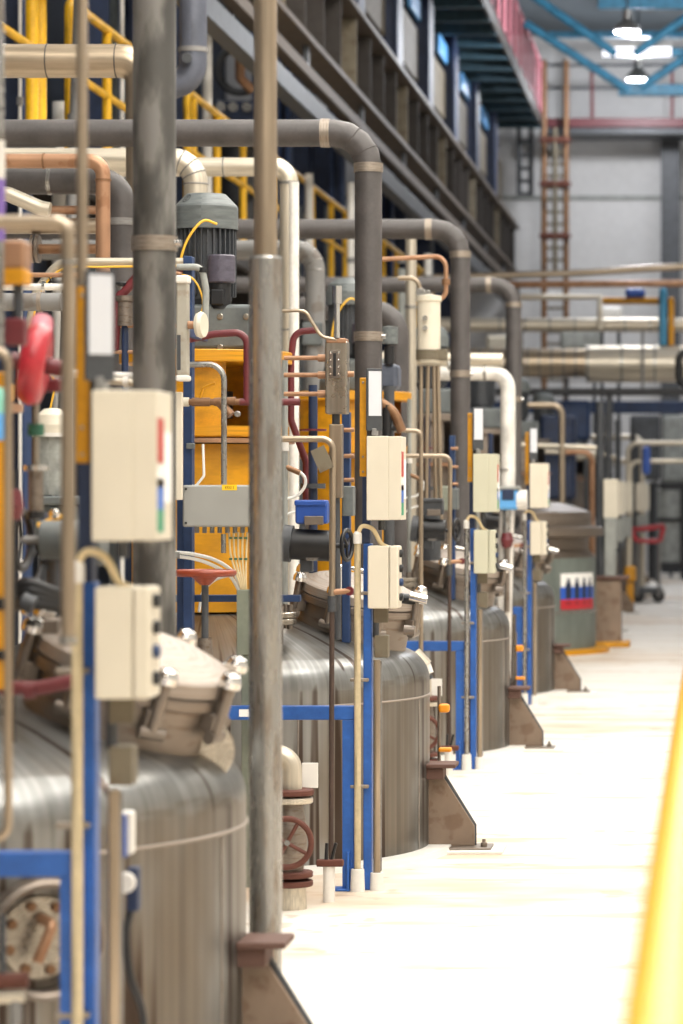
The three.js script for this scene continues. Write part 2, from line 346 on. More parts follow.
for (let i = 0; i < 6; i++) {
  const z = 37.2 + i * 4.6, words = ['first', 'second', 'third', 'fourth', 'fifth', 'sixth'][i];
  const t = thing('crane_column', `dark blue runway column, ${words} along the crane girder`, 'column', 'runway columns above the crane girder');
  t.part('shaft', box(-4.35, 8.0, -z, 0.4, 2.0, 0.5, 0.01), C.deepNavy);
  t.part('flange', box(-4.12, 8.0, -z, 0.05, 2.0, 0.7, 0.01), C.deepNavy);
  single('cladding_panel', `khaki cladding panel, ${words} between the runway columns`, 'panel', box(-4.3, 7.9, -z - 2.3, 0.08, 0.75, 3.95, 0.01), C.khaki, 'cladding panels between the runway columns');
  if (i < 5) single('blue_light_shield', `pale blue translucent shield, ${words} above the khaki panels`, 'panel', box(-4.25, 8.55, -z - 3.6, 0.06, 0.3, 1.5, 0.02), C.lightBlue, 'pale blue shields above the panels');
}
// blue crane bridge with bell lamps
{
  const t = thing('crane_bridge', 'teal blue lattice crane bridge under the roof', 'crane bridge');
  const Z = 56, bar = (a, b, w = 0.1) => rod(P(a[0], a[1], Z), P(b[0], b[1], Z), w / 2 * 1.5, 6);
  t.part('bottom_chord', boxAt(618, 900, 84, 95, Z, 0.2, 0.02), C.teal);
  t.part('top_chord', boxAt(598, 900, -6, 8, Z, 0.2, 0.02), C.teal);
  t.part('cross_beam', boxAt(548, 900, 31, 37, Z + 3, 0.2, 0.02), C.teal);
  t.part('diagonal', bar([525, 23], [628, 90]), C.teal);
  t.part('diagonal', bar([532, -5], [616, 54]), C.teal);
  t.part('diagonal', bar([640, 88], [704, 45]), C.teal);
  t.part('diagonal', bar([634, 54], [700, 8]), C.teal);
  t.part('lower_chord', boxAt(604, 900, 48, 56, Z + 2.4, 0.2, 0.02), C.teal);
}
function bell(label, c, r, cd, col = COOL) {
  const t = thing('high_bay_lamp', label, 'lamp', 'bell lamps under the roof');
  t.part('reflector', lathe([[r, 0], [r * 0.86, r * 0.35], [r * 0.35, r * 0.9], [r * 0.3, r * 1.6], [0.01, r * 1.65]], c, UP, 24), C.galv);
  t.part('lens', disc(new V3(c.x, c.y - 0.02, c.z), UP, r * 0.94, 0.03, 24), C.glowCool);
  t.part('hanger', rod(new V3(c.x, c.y + r * 1.6, c.z), new V3(c.x, ROOF, c.z), 0.02, 6), C.darkGrey);
  const L = new THREE.PointLight(col, cd); L.position.set(c.x, c.y - 0.25, c.z); L.shadow.radius = 9; L.castShadow = true; scene.add(L);
}
bell('bell shaped lamp hanging higher, beneath the top chord of the crane bridge', P(627, 31, 50), 0.21, 190);
bell('bell shaped lamp hanging lower, close to the end wall', P(638, 79, 61), 0.23, 130);
['viewer', 'first tank', 'second tank', 'third tank', 'fourth tank'].forEach((n, i) => {
  bell(`bell shaped lamp out of view above the ${n}`, new V3(-1.4, 9.3, -1.5 - 7.2 * i), 0.22, i < 4 ? 130 : 90, WARM);
  bell(`bell shaped lamp out of view over the aisle beside the ${n}`, new V3(3.6, 9.3, 1.5 - 7.2 * i), 0.22, i < 4 ? 170 : 110, WARM);
});
{
  const t = thing('strip_lamp', 'glowing white strip lamp between the two bell lamps', 'lamp'); const Z = 58;
  t.part('housing', boxAt(602, 672, 42, 47, Z, 0.25, 0.02), C.white);
  t.part('tube', rod(P(603, 51.5, Z + 0.12), P(671, 51.5, Z + 0.12), M(5, Z), 10), C.glowCool);
  const c = P(637, 58, Z + 0.12), L = new THREE.RectAreaLight(COOL, 90, 1.2, 0.2); L.position.copy(c); L.lookAt(c.x, 0, c.z); scene.add(L);
}
// mezzanine with yellow railing
{
  const t = thing('mezzanine_deck', 'dark steel mezzanine deck behind the tank row', 'platform');
  t.part('deck', along(-5.75, 4.02, 2.1, 0.05, 17, 60), C.darkGrey);
  t.part('edge_beam', along(-4.68, 3.94, 0.08, 0.22, 17, 60), C.girder);
  for (let z = 18; z < 60; z += 2.4) t.part('joist', box(-5.75, 3.9, -z, 2.0, 0.18, 0.1), C.girder);
}
const RX = -4.67, zAt = x => -RX * FPX / (VX - x);
[['yellow railing section above the copper elbow pipe, cut by the frame edge', 17, zAt(41), [32, 40]],
 ['yellow railing section with a looped end behind the thin steel tube', zAt(69), zAt(166), [75, 107, 150]],
 ['yellow railing section with a looped end above the finned motor', zAt(187), zAt(345), [193, 217, 243, 273, 312, 331]],
 ['yellow railing section farthest along the mezzanine', zAt(366), zAt(432), [383, 396, 418]]].forEach(([label, za, zb, posts], i) => {
  const t = thing('yellow_railing', label, 'railing', 'mezzanine railings');
  const q = (y, z) => new V3(RX, y, -z);
  t.part('top_rail', sweep([q(4.05, za), q(5.17, za), q(5.17, zb), q(4.05, zb)], 0.034, 0.08, 10, 4), C.yellow);
  t.part('middle_rail', rod(q(4.66, za), q(4.66, zb), 0.03, 10), C.yellow);
  for (const x of posts) t.part('rail_post', rod(q(4.05, zAt(x)), q(i === 0 ? 6.2 : 5.16, zAt(x)), i === 0 ? 0.045 : 0.036, 10), C.yellow);
});
[[12, 27], [131, 14], [152, 16], [262, 13], [285, 9], [338, 10], [373, 9], [388, 8], [424, 8], [452, 9], [476, 9]].forEach(([x, w], i) => {
  const X = -5.0, z = -X * FPX / (VX - x), W = w * z / FPX;
  const t = thing('mezzanine_column', `${['first', 'second', 'third', 'fourth', 'fifth', 'sixth', 'seventh', 'eighth', 'ninth', 'tenth', 'last'][i]} blue steel column along the mezzanine railing`, 'column', 'mezzanine columns');
  t.part('web', box(X, 4.6, -z, W, 9.2, 0.05, 0.004), C.deepNavy);
  t.part('flange', box(X - W / 2, 4.6, -z, 0.04, 9.2, 0.3, 0.006), C.navy);
  t.part('flange', box(X + W / 2, 4.6, -z, 0.04, 9.2, 0.3, 0.006), C.navy);
});
[[207, 5, 30, 'white', 9, 'bright white standpipe rising beside the dark elbow duct'], [62, 9.5, 24.5, 'white', 4.6, 'stout white standpipe ending below the tan jacketed pipe'], [309, 4.2, 36, 'white', 5.2, 'white standpipe behind the railing posts right of the cream drop pipe'],
 [351, 3.6, 37, 'white', 5.2, 'white standpipe just left of the second vent pipe'], [52, 6, 23, 'galvOld', 9, 'leaning grey channel post by the frame top corner'], [114, 5, 27.7, 'greyBlue', 9, 'grey blue standpipe right of the looped railing end'], [122, 2.2, 26, 'white', 9, 'thin white standpipe beside the grey blue one'], [20, 1.8, 22, 'white', 9, 'thin white standpipe before the wide navy column'],
 [298, 3.5, 40, 'greyBlue', 5.2, 'grey blue standpipe beside the white drop pipe'], [327, 2.5, 40, 'greyBlue', 5.2, 'thin grey blue standpipe behind the yellow railing posts'], [402, 4.5, 37, 'grey', 4.2, 'grey standpipe right of the second vent pipe'], [428, 4, 40, 'jacketWhite', 4.6, 'white standpipe under the third vent pipe elbow']].forEach(([x, r, Z, m, top, label], i) => {
  const t = thing('standpipe', label, 'pipe', 'standpipes behind the railing');
  const a = P(x, 0, Z); a.y = 0; const tilt = i === 4 ? 0.35 : 0;
  t.part('tube', rod(a, new V3(a.x + tilt, top, a.z), M(r, Z), 14), C[m]);
  for (const y of [3.2, 4.3]) t.part('collar', ring(new V3(a.x + tilt * y / 9, y, a.z), UP, M(r, Z), 0.06, 0.012), C.galvOld);
});
// dark plant standing on the mezzanine
{
  const t = thing('dark_elbow_duct', 'dark grey duct with a rounded elbow hanging above the finned motor', 'duct'); const Z = 20.5;
  t.part('duct', sweep([P(193, -40, Z), P(193, 82, Z), P(150, 88, Z)], M(14, Z), M(22, Z), 20), mat(0x565a66, 0.45, 0.1, MOTTLE));
  t.part('band', ring(P(193, 50, Z), UP, M(14, Z), M(5, Z), 0.006), C.galvOld);
  t.part('stub', rod(P(187, 57, Z - 0.02), P(187, 58, Z - 0.16), M(5, Z), 14), C.darkGrey);
}
{
  const t = thing('mezzanine_vessel', 'dark round process vessel with a copper downpipe on the mezzanine', 'vessel'); const Z = 33;
  const c = P(238, 140, Z); c.y = 4.1;
  t.part('shell', lathe([[0.01, 0], [0.25, 0.03], [0.33, 0.15], [0.33, 1.1], [0.25, 1.24], [0.01, 1.3]], c, UP, 28), C.black);
  t.part('downpipe', sweep([P(240, 40, Z - 0.6), P(240, 78, Z - 0.6), P(252, 90, Z - 0.5)], M(5, Z), 0.05, 12), C.copper);
  t.part('flange', torus(P(240, 70, Z - 0.45), NEAR, M(22, Z), M(4, Z)), C.darkGrey);
  t.part('pump', [boxAt(215, 258, 100, 122, Z - 0.5, 0.4, 0.02)], C.deepNavy);
  for (const x of [221, 233, 247]) t.part('gauge', disc(P(x, 107, Z - 0.52), NEAR, M(5, Z), 0.03, 16), C.galv);
}
[[300, 78, 12, 30, 42, 'deepNavy', 'dark blue plant cabinet right of the galvanised post'], [385, 165, 22, 60, 52, 'deepNavy', 'dark blue plant cabinet behind the second vent elbow'], [415, 190, 18, 60, 53.6, 'darkGrey', 'dark grey plant cabinet above the third vent pipe'], [325, 150, 16, 40, 46, 'black', 'black plant cabinet behind the second long vent pipe'], [175, 20, 20, 90, 40, 'black', 'black plant cabinet behind the dark elbow duct'], [95, 40, 24, 120, 38, 'black', 'black plant cabinet behind the tan jacketed pipe'], [278, 40, 20, 70, 47.6, 'black', 'black plant cabinet behind the top of the galvanised post'], [440, 225, 20, 50, 56.5, 'black', 'black plant cabinet above the third vent elbow']].forEach(([x, y, hw, hh, Z, m, label]) => {
  const t = thing('plant_cabinet', label, 'cabinet', 'plant cabinets behind the mezzanine');
  const b = P(x, y, Z); const w = M(hw * 2, Z), top = b.y + M(hh, Z);
  t.part('body', box(b.x, (4.05 + top) / 2, b.z, w, top - 4.05, 0.5, 0.03), C[m]);
  t.part('door', box(b.x, (4.05 + top) / 2, b.z + 0.26, w * 0.86, (top - 4.05) * 0.9, 0.03, 0.01), C.deepNavy);
  t.part('handle', rod(new V3(b.x + w * 0.3, 5, b.z + 0.3), new V3(b.x + w * 0.3, 5.25, b.z + 0.3), 0.02, 8), C.galv);
});

// ---------------------------------------------------------------- the row of reactor tanks
const PITCH = 5.67, TX = -2.28;
const zPost = k => (k + 1.28) * PITCH, zTank = k => (k + 1.534) * PITCH, zPipe = k => (k + 1.76 + (k > 0 ? 0 : 0)) * PITCH;
const ORD = ['first', 'second', 'third', 'fourth', 'fifth', 'sixth', 'seventh', 'eighth', 'ninth'];
function tankProfile(h = 0.76) {
  const p = [[0.96, 0], [1.0, 0.02], [1.0, h * 0.35], [1.0, h * 0.7], [1.0, h]];
  for (let a = 10; a <= 66; a += 8) p.push([0.85 + 0.15 * Math.cos(a * Math.PI / 180), h + 0.15 * Math.sin(a * Math.PI / 180)]);
  const [r0, y0] = p[p.length - 1]; for (let i = 1; i <= 8; i++) { const r = r0 * (1 - i / 8); p.push([Math.max(r, 0.001), y0 + 0.2 * (1 - (r / r0) ** 2)]); }
  return p;
}
// axis frame helper for the tilted manhole
function tiltFrame(at, tiltRight, tiltNear) {
  const m = new THREE.Matrix4().makeRotationFromEuler(new THREE.Euler(tiltNear, 0, -tiltRight)); m.setPosition(at); return m;
}
function reactor(k, detail) {
  const Z = zTank(k), c = new V3(TX, 0, -Z), n = ORD[k];
  const t = thing('reactor_tank', detail > 1 ? `stained steel reactor tank with tilted manhole, ${n} from the camera in the row` : `small looking steel reactor tank far down the row, ${n} from the camera`, 'tank', 'reactor tanks in the row');
  const shell = t.part('shell', lathe(tankProfile(), c, UP, 64, 0, Math.PI * 2, true), C.tank);
  t.part('weld_seam', torus(new V3(c.x, 0.70, c.z), UP, 1.0, 0.005, 72), C.lid, shell);
  if (detail > 1) for (const a of [0.55, 1.35]) t.part('weld_seam', rod(new V3(c.x + Math.sin(a), 0.02, c.z + Math.cos(a)), new V3(c.x + Math.sin(a), 0.69, c.z + Math.cos(a)), 0.003, 6), C.lid, shell);
  // side bracket towards the aisle
  const bx = c.x + 0.995, gus = t.part('bracket_gusset', extrude([[0, 0.02], [0.21, 0.02], [0.21, 0.11], [0.05, 0.36], [0, 0.36]], 0.02, new V3(bx, 0, c.z)), C.bracket);
  t.part('bracket_plate', box(bx + 0.066, 0.385, c.z, 0.132, 0.018, 0.2), C.rustPlate, gus);
  t.part('bracket_pad', box(bx + 0.036, 0.35, c.z, 0.08, 0.05, 0.16), C.rustPlate, gus);
  t.part('gusset_stiffener', sweep([new V3(bx + 0.05, 0.36, c.z - 0.035), new V3(bx + 0.205, 0.11, c.z - 0.035), new V3(bx + 0.205, 0.02, c.z - 0.035)], 0.012, 0, 6), C.darkGrey, gus);
  t.part('foot_plate', box(bx + 0.14, 0.012, c.z, 0.3, 0.02, 0.2), C.steelDark, gus);
  if (detail > 1) t.part('anchor_bolt', [disc(new V3(bx + 0.255, 0.02, c.z + 0.04), UP, 0.016, 0.02, 6, 0.001), rod(new V3(bx + 0.255, 0.02, c.z + 0.04), new V3(bx + 0.255, 0.055, c.z + 0.04), 0.008, 8)], C.steelDark, gus);
  // tilted manhole
  const mf = tiltFrame(new V3(c.x + 0.66, 0.965, c.z + 0.08), k === 0 ? 0.3 : 0.2, 0.13), put = g => g.applyMatrix4(mf), O = new V3();
  const neck = t.part('manhole_neck', put(lathe([[0.25, -0.17], [0.25, 0.15]], O, UP, 40)), C.steelDark);
  t.part('manhole_flange', put(disc(new V3(0, 0.145, 0), UP, 0.272, 0.035, 40)), C.steelDark);
  const lid = t.part('manhole_lid', put(lathe([[0.262, 0.182], [0.272, 0.186], [0.272, 0.222], [0.262, 0.229], [0.2, 0.252], [0.1, 0.268], [0.001, 0.272]], O, UP, 40)), C.lid);
  if (detail > 1) {
    const nb = detail > 2 ? 8 : 6;
    for (let i = 0; i < nb; i++) {
      const a = i / nb * Math.PI * 2 + 0.32, R = 0.29, x = Math.cos(a) * R, z = Math.sin(a) * R;
      const b = t.part('swing_bolt', put(rod(new V3(x, 0.085, z), new V3(x, 0.25, z), 0.017, 10)), C.steelDark, lid);
      t.part('wing_nut', [put(lathe([[0.03, 0], [0.03, 0.018], [0.022, 0.034], [0.001, 0.04]], new V3(x, 0.226, z), UP, 12))], C.chrome, lid);
      t.part('clamp_lug', put(box(Math.cos(a) * 0.268, 0.12, Math.sin(a) * 0.268, 0.045, 0.055, 0.05, 0.006, [0, -a, 0])), C.steelDark, neck);
      t.part('hinge_pin', put(rod(new V3(x - Math.sin(a) * 0.035, 0.085, z + Math.cos(a) * 0.035), new V3(x + Math.sin(a) * 0.035, 0.085, z - Math.cos(a) * 0.035), 0.018, 10)), C.steelDark, neck);
    }
    t.part('lid_handle', put(sweep([new V3(-0.08, 0.25, 0.02), new V3(-0.08, 0.305, 0.02), new V3(0.04, 0.305, 0.02), new V3(0.04, 0.25, 0.02)], 0.009, 0.03, 8, 4)), C.chrome, lid);
    if (k === 0) t.part('hinge_plate', put(disc(new V3(0.235, 0.02, 0.03), new V3(0.35, 0, 1), 0.1, 0.02, 28)), C.steel, neck);
    // flanged nozzle beside the manhole
    const nz = new V3(c.x + 0.36, 0.98, c.z + 0.62), noz = t.part('nozzle', rod(new V3(nz.x, 0.85, nz.z), new V3(nz.x, 1.05, nz.z), 0.07, 20), C.steelDark);
    t.part('nozzle_flange', [disc(new V3(nz.x, 1.04, nz.z), UP, 0.125, 0.025, 28), disc(new V3(nz.x, 1.068, nz.z), UP, 0.125, 0.025, 28)], C.steel, noz);
    for (let i = 0; i < 8; i++) { const a = i / 8 * 6.283; t.part('flange_bolt', rod(new V3(nz.x + Math.cos(a) * 0.098, 1.02, nz.z + Math.sin(a) * 0.098), new V3(nz.x + Math.cos(a) * 0.098, 1.125, nz.z + Math.sin(a) * 0.098), 0.013, 6), C.steelDark, noz); }
  }
  struct(`trim_${k + 1}`, `low white concrete kerb around the ${n} tank`, [lathe([[1.0, 0], [1.0, 0.028], [1.1, 0.028], [1.11, 0]], c, UP, 64), box(c.x + 1.21, 0.006, c.z, 0.26, 0.012, 0.32, 0.003)], C.white);
}
function agitator(k, dome, detail) {
  const Z = zTank(k), c = new V3(TX, 0, -Z), n = ORD[k], at = y => new V3(c.x, y, c.z);
  const AM = k > 2 ? C.steelDark : C.amber, t = thing('agitator_drive', `grey agitator motor on a ${k > 2 ? 'dull steel' : 'yellow'} lantern above the ${n} tank`, 'agitator', 'agitator drives on the tanks');
  t.part('lantern_drum', lathe([[k > 1 ? 0.24 : 0.33, 1.08], [k > 1 ? 0.24 : 0.33, 1.82]], c, UP, 40), AM);
  t.part('seal_plate', lathe([[0.2, 1.825], [0.395, 1.825], [0.395, 1.845], [0.2, 1.845]], c, UP, 40), C.copper);
  t.part('lower_flange', lathe([[0.2, 1.85], [0.365, 1.85], [0.37, 1.856], [0.37, 1.9], [0.2, 1.9]], c, UP, 40), AM);
  t.part('lantern_wall', lathe([[0.32, 1.9], [0.32, 2.18]], c, UP, 20, -1.5, 1.93), AM);
  t.part('lantern_wall', lathe([[0.32, 1.9], [0.32, 2.18]], c, UP, 20, 1.64, 1.93), AM);
  t.part('coupling', lathe([[0.05, 1.86], [0.05, 1.94], [0.12, 1.94], [0.12, 2.06], [0.07, 2.06], [0.07, 2.2]], c, UP, 24), C.black);
  t.part('top_flange', disc(at(2.18), UP, 0.385, 0.055, 40), AM);
  const gb = t.part('gearbox', [box(c.x + 0.1, 2.34, c.z + 0.05, 0.3, 0.2, 0.32, 0.02), lathe([[0.19, 2.235], [0.19, 2.3], [0.15, 2.43], [0.001, 2.44]], c, UP, 28)], C.greyBlue);
  if (detail > 1) for (const [dx, y] of [[0.095, 2.385], [0.21, 2.385], [0.095, 2.25], [0.21, 2.25]]) t.part('cover_bolt', disc(new V3(c.x + dx, y, c.z + 0.205), NEAR, 0.014, 0.014, 8, 0.003), C.steel, gb);
  t.part('motor_body', lathe([[0.09, 2.43], [0.115, 2.47], [0.115, 2.79]], c, UP, 28), C.darkGrey);
  const fins = []; for (let i = 0; i < 30; i++) { const a = i / 30 * 6.283; fins.push(box(Math.sin(a) * 0.122, 2.635, Math.cos(a) * 0.122, 0.006, 0.3, 0.026, 0, [0, 0, 0])); fins[i].translate(-Math.sin(a) * 0.122, 0, -Math.cos(a) * 0.122); fins[i].rotateY(a); fins[i].translate(Math.sin(a) * 0.122 + c.x, 0, Math.cos(a) * 0.122 + c.z); }
  t.part('cooling_fins', fins, C.darkGrey, null, { kind: 'stuff' });
  t.part('fan_cowl', dome ? lathe([[0.15, 2.78], [0.15, 2.86], [0.135, 2.91], [0.09, 2.945], [0.001, 2.955]], c, UP, 32) : lathe([[0.142, 2.785], [0.142, 2.885], [0.138, 2.893], [0.088, 2.945], [0.001, 2.947]], c, UP, 32), C.greyBlue);
  if (detail > 1) {
    if (k === 1) t.part('cowl_marking', lathe([[0.1395, 2.8935], [0.0895, 2.9455]], c, UP, 12, -0.95, 0.95), C.marking);
    t.part('terminal_box', disc(new V3(c.x + 0.095, 2.535, c.z + 0.17), UP, 0.061, 0.125, 24, 0.006), C.purpleGrey);
    t.part('brake_housing', [rod(new V3(c.x + 0.09, 2.42, c.z + 0.17), new V3(c.x + 0.09, 2.54, c.z + 0.17), 0.048, 16), box(c.x + 0.085, 2.47, c.z + 0.21, 0.06, 0.07, 0.05, 0.008)], C.black);
    t.part('motor_cable', curve([new V3(c.x + 0.07, 2.8, c.z + 0.15), new V3(c.x + 0.02, 2.81, c.z + 0.2), new V3(c.x - 0.05, 2.72, c.z + 0.22), new V3(c.x - 0.085, 2.58, c.z + 0.22), new V3(c.x - 0.07, 2.5, c.z + 0.22)], 0.006), C.cableYellow);
  }
}
const postY = { 0: 0.79, 1: 0.745, 2: 0.745, 3: 0.745 };
function station(k, detail) {       // blue frame, conduits and switch boxes in front of each tank
  const Z = zPost(k), n = ORD[k], z = -Z, top = postY[k];
  const fx = k === 0 ? -1.453 : -1.473;
  const f = thing('support_frame', `bright blue square tube support frame in front of the ${n} tank`, 'frame', 'blue support frames');
  f.part('beam', box((fx - 3.0) / 2, top - 0.028, z, fx + 3.0 + 0.052, 0.056, 0.056), C.blue);
  for (const x of [fx, -3.0]) { const l = f.part('leg', box(x, (top - 0.056) / 2, z, 0.052, top - 0.056, 0.052), C.blue); f.part('foot_plate', box(x - 0.02, 0.005, z, 0.16, 0.01, 0.1), C.blue, l); f.part('foot_web', box(x + 0.0, 0.08, z + 0.03, 0.012, 0.16, 0.05), C.blue, l); }
  if (k === 1) f.part('sticker', sheet(new V3(P(244, 0, Z - 0.03).x, top - 0.028, z + 0.0295), 0.04, 0.03, NEAR), C.paper);
  const u = thing('cable_post', `tall blue post with navy and yellow upper length at the ${n} tank`, 'post', 'cable posts');
  const ux = k === 0 ? -1.421 : -1.400;
  u.part('lower_post', box(ux, 0.70, z - 0.03, 0.034, 1.4, 0.06), C.blue);
  u.part('navy_post', box(ux - 0.006, 1.535, z - 0.03, 0.032, 0.27, 0.06), C.deepNavy);
  const y = u.part('yellow_strip', box(ux - (k === 0 ? 0.012 : 0.018), 1.87, z - 0.01, 0.028, 0.4, 0.02), C.amber);
  for (const yy of [1.69, 1.75, 2.05]) u.part('rivet', disc(new V3(ux - (k === 0 ? 0.012 : 0.018), yy, z), NEAR, 0.005, 0.004, 8, 0.001), C.steel, y);
  u.part('back_plate', box(ux - 0.0, 1.87, z - 0.06, 0.03, 0.42, 0.03), C.darkGrey);
  for (const yy of [1.2, 0.85, 0.42]) u.part('clip', box(ux - 0.03, yy, z + 0.014, 0.075, 0.014, 0.03), C.band);
  const cd = thing('conduit', `${k > 1 ? 'grey' : 'cream'} conduit in a white floor sleeve beside the ${n} tank's blue post`, 'conduit', 'cream conduits');
  const cx = -1.435;
  cd.part('tube', rod(new V3(cx, 0.02, z + 0.045), new V3(cx, 1.43, z + 0.045), 0.0135, 12), k > 1 ? C.galv : C.tanConduit);
  cd.part('end_cap', lathe([[0.017, 0], [0.017, 0.04], [0.01, 0.05], [0.001, 0.05]], new V3(cx, 1.40, z + 0.045), UP, 14), C.white);
  cd.part('floor_sleeve', lathe([[0.03, 0], [0.027, 0.09], [0.02, 0.092]], new V3(cx, 0, z + 0.045), UP, 16), C.white);
  cd.part('cable', curve([new V3(cx, 1.44, z + 0.045), new V3(cx + 0.02, 1.47, z + 0.05), new V3(cx + 0.06, 1.46, z + 0.05), new V3(cx + 0.095, 1.40, z + 0.04), new V3(cx + 0.12, 1.385, z + 0.02)], 0.009), C.cable);
  const c2 = thing('drop_conduit', `tan weathered conduit with floor sleeve right of the ${n} tank's blue post`, 'conduit', 'tan drop conduits');
  const dx = -1.362;
  c2.part('tube', rod(new V3(dx, 0.02, z + 0.0), new V3(dx, 0.93, z), 0.0145, 12), C.tube);
  c2.part('strap', box(dx + 0.014, 0.5, z - 0.01, 0.01, 0.85, 0.012), C.galvOld);
  c2.part('floor_sleeve', lathe([[0.028, 0], [0.026, 0.07], [0.02, 0.072]], new V3(dx, 0, z), UP, 16), C.white);
  c2.part('pull_box', box(dx + 0.02, 0.985, z - 0.01, 0.055, 0.09, 0.07), C.khaki);
  c2.part('riser', rod(new V3(dx - 0.005, 1.02, z - 0.01), new V3(dx - 0.005, 1.15, z - 0.01), 0.013, 10), C.darkGrey);
  // upper switch box, its door turned to the aisle
  const boxMat = k === 2 ? C.greenCream : C.cream, bA = thing('switch_box', `taller cream switch box, upper of two at the ${n} tank's post`, 'switch box', 'upper cream switch boxes');
  const bx0 = k === 0 ? -1.388 : -1.390, bw = k === 0 ? 0.146 : 0.139, y0 = 1.495, y1 = 1.832, bz = z + 0.02, zd = 0.2;
  bA.part('housing', box(bx0 + bw * 0.31, (y0 + y1) / 2, bz - zd / 2 + 0.1, bw * 0.635, y1 - y0, zd, 0.004), boxMat);
  const dr = bA.part('door', box(bx0 + bw * 0.81, (y0 + y1) / 2, bz - zd / 2 + 0.1, bw * 0.375, y1 - y0 - 0.002, zd - 0.002, 0.003), boxMat);
  const sx = bx0 + bw * 0.99 + 0.002;
  [[1.72, 0.1, 0xb4443c], [1.64, 0.05, 0xf0f0ec], [1.6, 0.07, 0x3e6fc0], [1.54, 0.05, 0x2f8f6a]].forEach(([yy, h, col]) => bA.part('sticker', box(sx, yy, bz + 0.06, 0.003, h, 0.07, 0), mat(col, 0.5, 0, null), dr));
  bA.part('sticker', box(sx, 1.66, bz - 0.03, 0.003, 0.16, 0.08, 0), C.paper, dr);
  if (detail > 2) bA.part('cable_gland', rod(new V3(bx0 + 0.05, y0 - 0.04, bz), new V3(bx0 + 0.05, y0, bz), 0.014, 12), C.darkGrey);
  const bB = thing('button_box', `smaller cream push button box, lower of two at the ${n} tank's post`, 'switch box', 'lower cream button boxes');
  const ya = 1.14, yb = 1.392, bw2 = 0.125;
  bB.part('housing', box(bx0 + bw2 * 0.34, (ya + yb) / 2, bz, bw2 * 0.68, yb - ya, 0.14, 0.006), boxMat);
  const lid2 = bB.part('lid', box(bx0 + bw2 * 0.84, (ya + yb) / 2, bz, bw2 * 0.3, yb - ya, 0.146, 0.008), boxMat);
  [1.36, 1.3, 1.245, 1.185].forEach((yy, i) => bB.part('push_button', disc(new V3(bx0 + bw2 * 0.98, yy, bz + 0.02), RIGHT, 0.016, 0.016, 14, 0.003), [C.black, C.black, C.navy, C.black][i], lid2));
  bB.part('mounting_bracket', box(bx0 + 0.045, ya - 0.03, bz - 0.02, 0.06, 0.06, 0.02), C.khaki);
  // card in a holder above the box
  const ch = thing('card_holder', `grey holder with a white card above the switch boxes of the ${n} tank`, 'sign', 'white cards on the posts');
  const hx = k === 0 ? -1.388 : -1.370, hp = new V3(hx, 1.98, z + 0.03);
  ch.part('plate', box(hp.x, hp.y, hp.z, 0.07, 0.25, 0.008, 0.002, [0, 0.55, 0]), C.darkGrey);
  ch.part('card', box(hp.x + 0.004, hp.y + 0.025, hp.z + 0.006, 0.056, 0.18, 0.003, 0, [0, 0.55, 0]), C.card);
  ch.part('clamp_arm', box(hp.x - 0.0, hp.y - 0.13, hp.z - 0.03, 0.02, 0.03, 0.08), C.galvOld);
}
C.marking = new THREE.MeshStandardMaterial({ color: 0x2c2b28, roughness: 0.7, transparent: true, alphaMap: canvasTex(128, 64, (g, w, h) => { g.fillStyle = '#000'; g.fillRect(0, 0, w, h); g.strokeStyle = '#fff'; g.lineWidth = 4; g.beginPath(); g.arc(34, 32, 20, 0, 6.3); g.stroke(); g.fillStyle = '#fff'; g.font = 'bold 30px sans-serif'; g.textAlign = 'center'; g.fillText('2', 34, 43); }) });
C.marking.alphaMap.colorSpace = THREE.NoColorSpace;
C.card = new THREE.MeshStandardMaterial({ roughness: 0.7, map: canvasTex(64, 192, (g, w, h) => { g.fillStyle = '#c9ccd2'; g.fillRect(0, 0, w, h); g.fillStyle = '#9aa0ac'; for (let i = 0; i < 15; i++) g.fillRect(8, 12 + i * 12, 18 + ((i * 37) % 28), 4); }) });
function ventPipe(k) {
  const Z = zPipe(k), n = ORD[k], x = k === 0 ? -1.745 : -1.69, y = 3.365, r = 0.067, m = k === 0 ? C.ventOld : C.vent;
  const t = thing('vent_pipe', k === 0 ? 'thick weathered grey vent pipe rising out of frame behind the first tank' : `dark grey vent pipe with mitred elbow rising behind the ${n} tank`, 'pipe', 'elbowed vent pipes');
  const q = (a, b) => new V3(a, b, -Z), B = 0.17;
  t.part('tube', sweep([q(x, 0), q(x, y), q(-9.98, y)], r, B, 28, 4), m);
  if (k) { t.part('collar', ring(q(x - B - 0.04, y), RIGHT, r, 0.045, 0.004), C.band); t.part('collar', ring(q(x, y - B - 0.0), UP, r, 0.045, 0.005), C.band); }
  const yy = k === 0 ? 2.38 : k === 1 ? 2.37 : 2.40;
  t.part('pipe_clamp', ring(q(x, yy), UP, r, 0.046, 0.005), C.band); t.part('clamp_screw', rod(q(x + r, yy).add(new V3(0, 0, 0.02)), q(x + r + 0.02, yy).add(new V3(0, 0, 0.02)), 0.012, 8), C.chrome);
  for (const a of [0.3, 0.62]) { const th = a * Math.PI / 2; t.part('mitre_seam', torus(q(x - B + Math.cos(th) * B, y - B + Math.sin(th) * B), new V3(-Math.sin(th), Math.cos(th), 0), r + 0.0005, 0.0025, 28), C.seam); }
}
for (let k = 0; k < 4; k++) { reactor(k, k < 3 ? 3 : 2); agitator(k, k > 0 + (k === 1 ? 1 : 0), k < 3 ? 2 : 1); station(k, k < 3 ? 3 : 1); ventPipe(k); }
for (let k = 5; k < 9; k++) { reactor(k, 1); agitator(k, true, 1); }

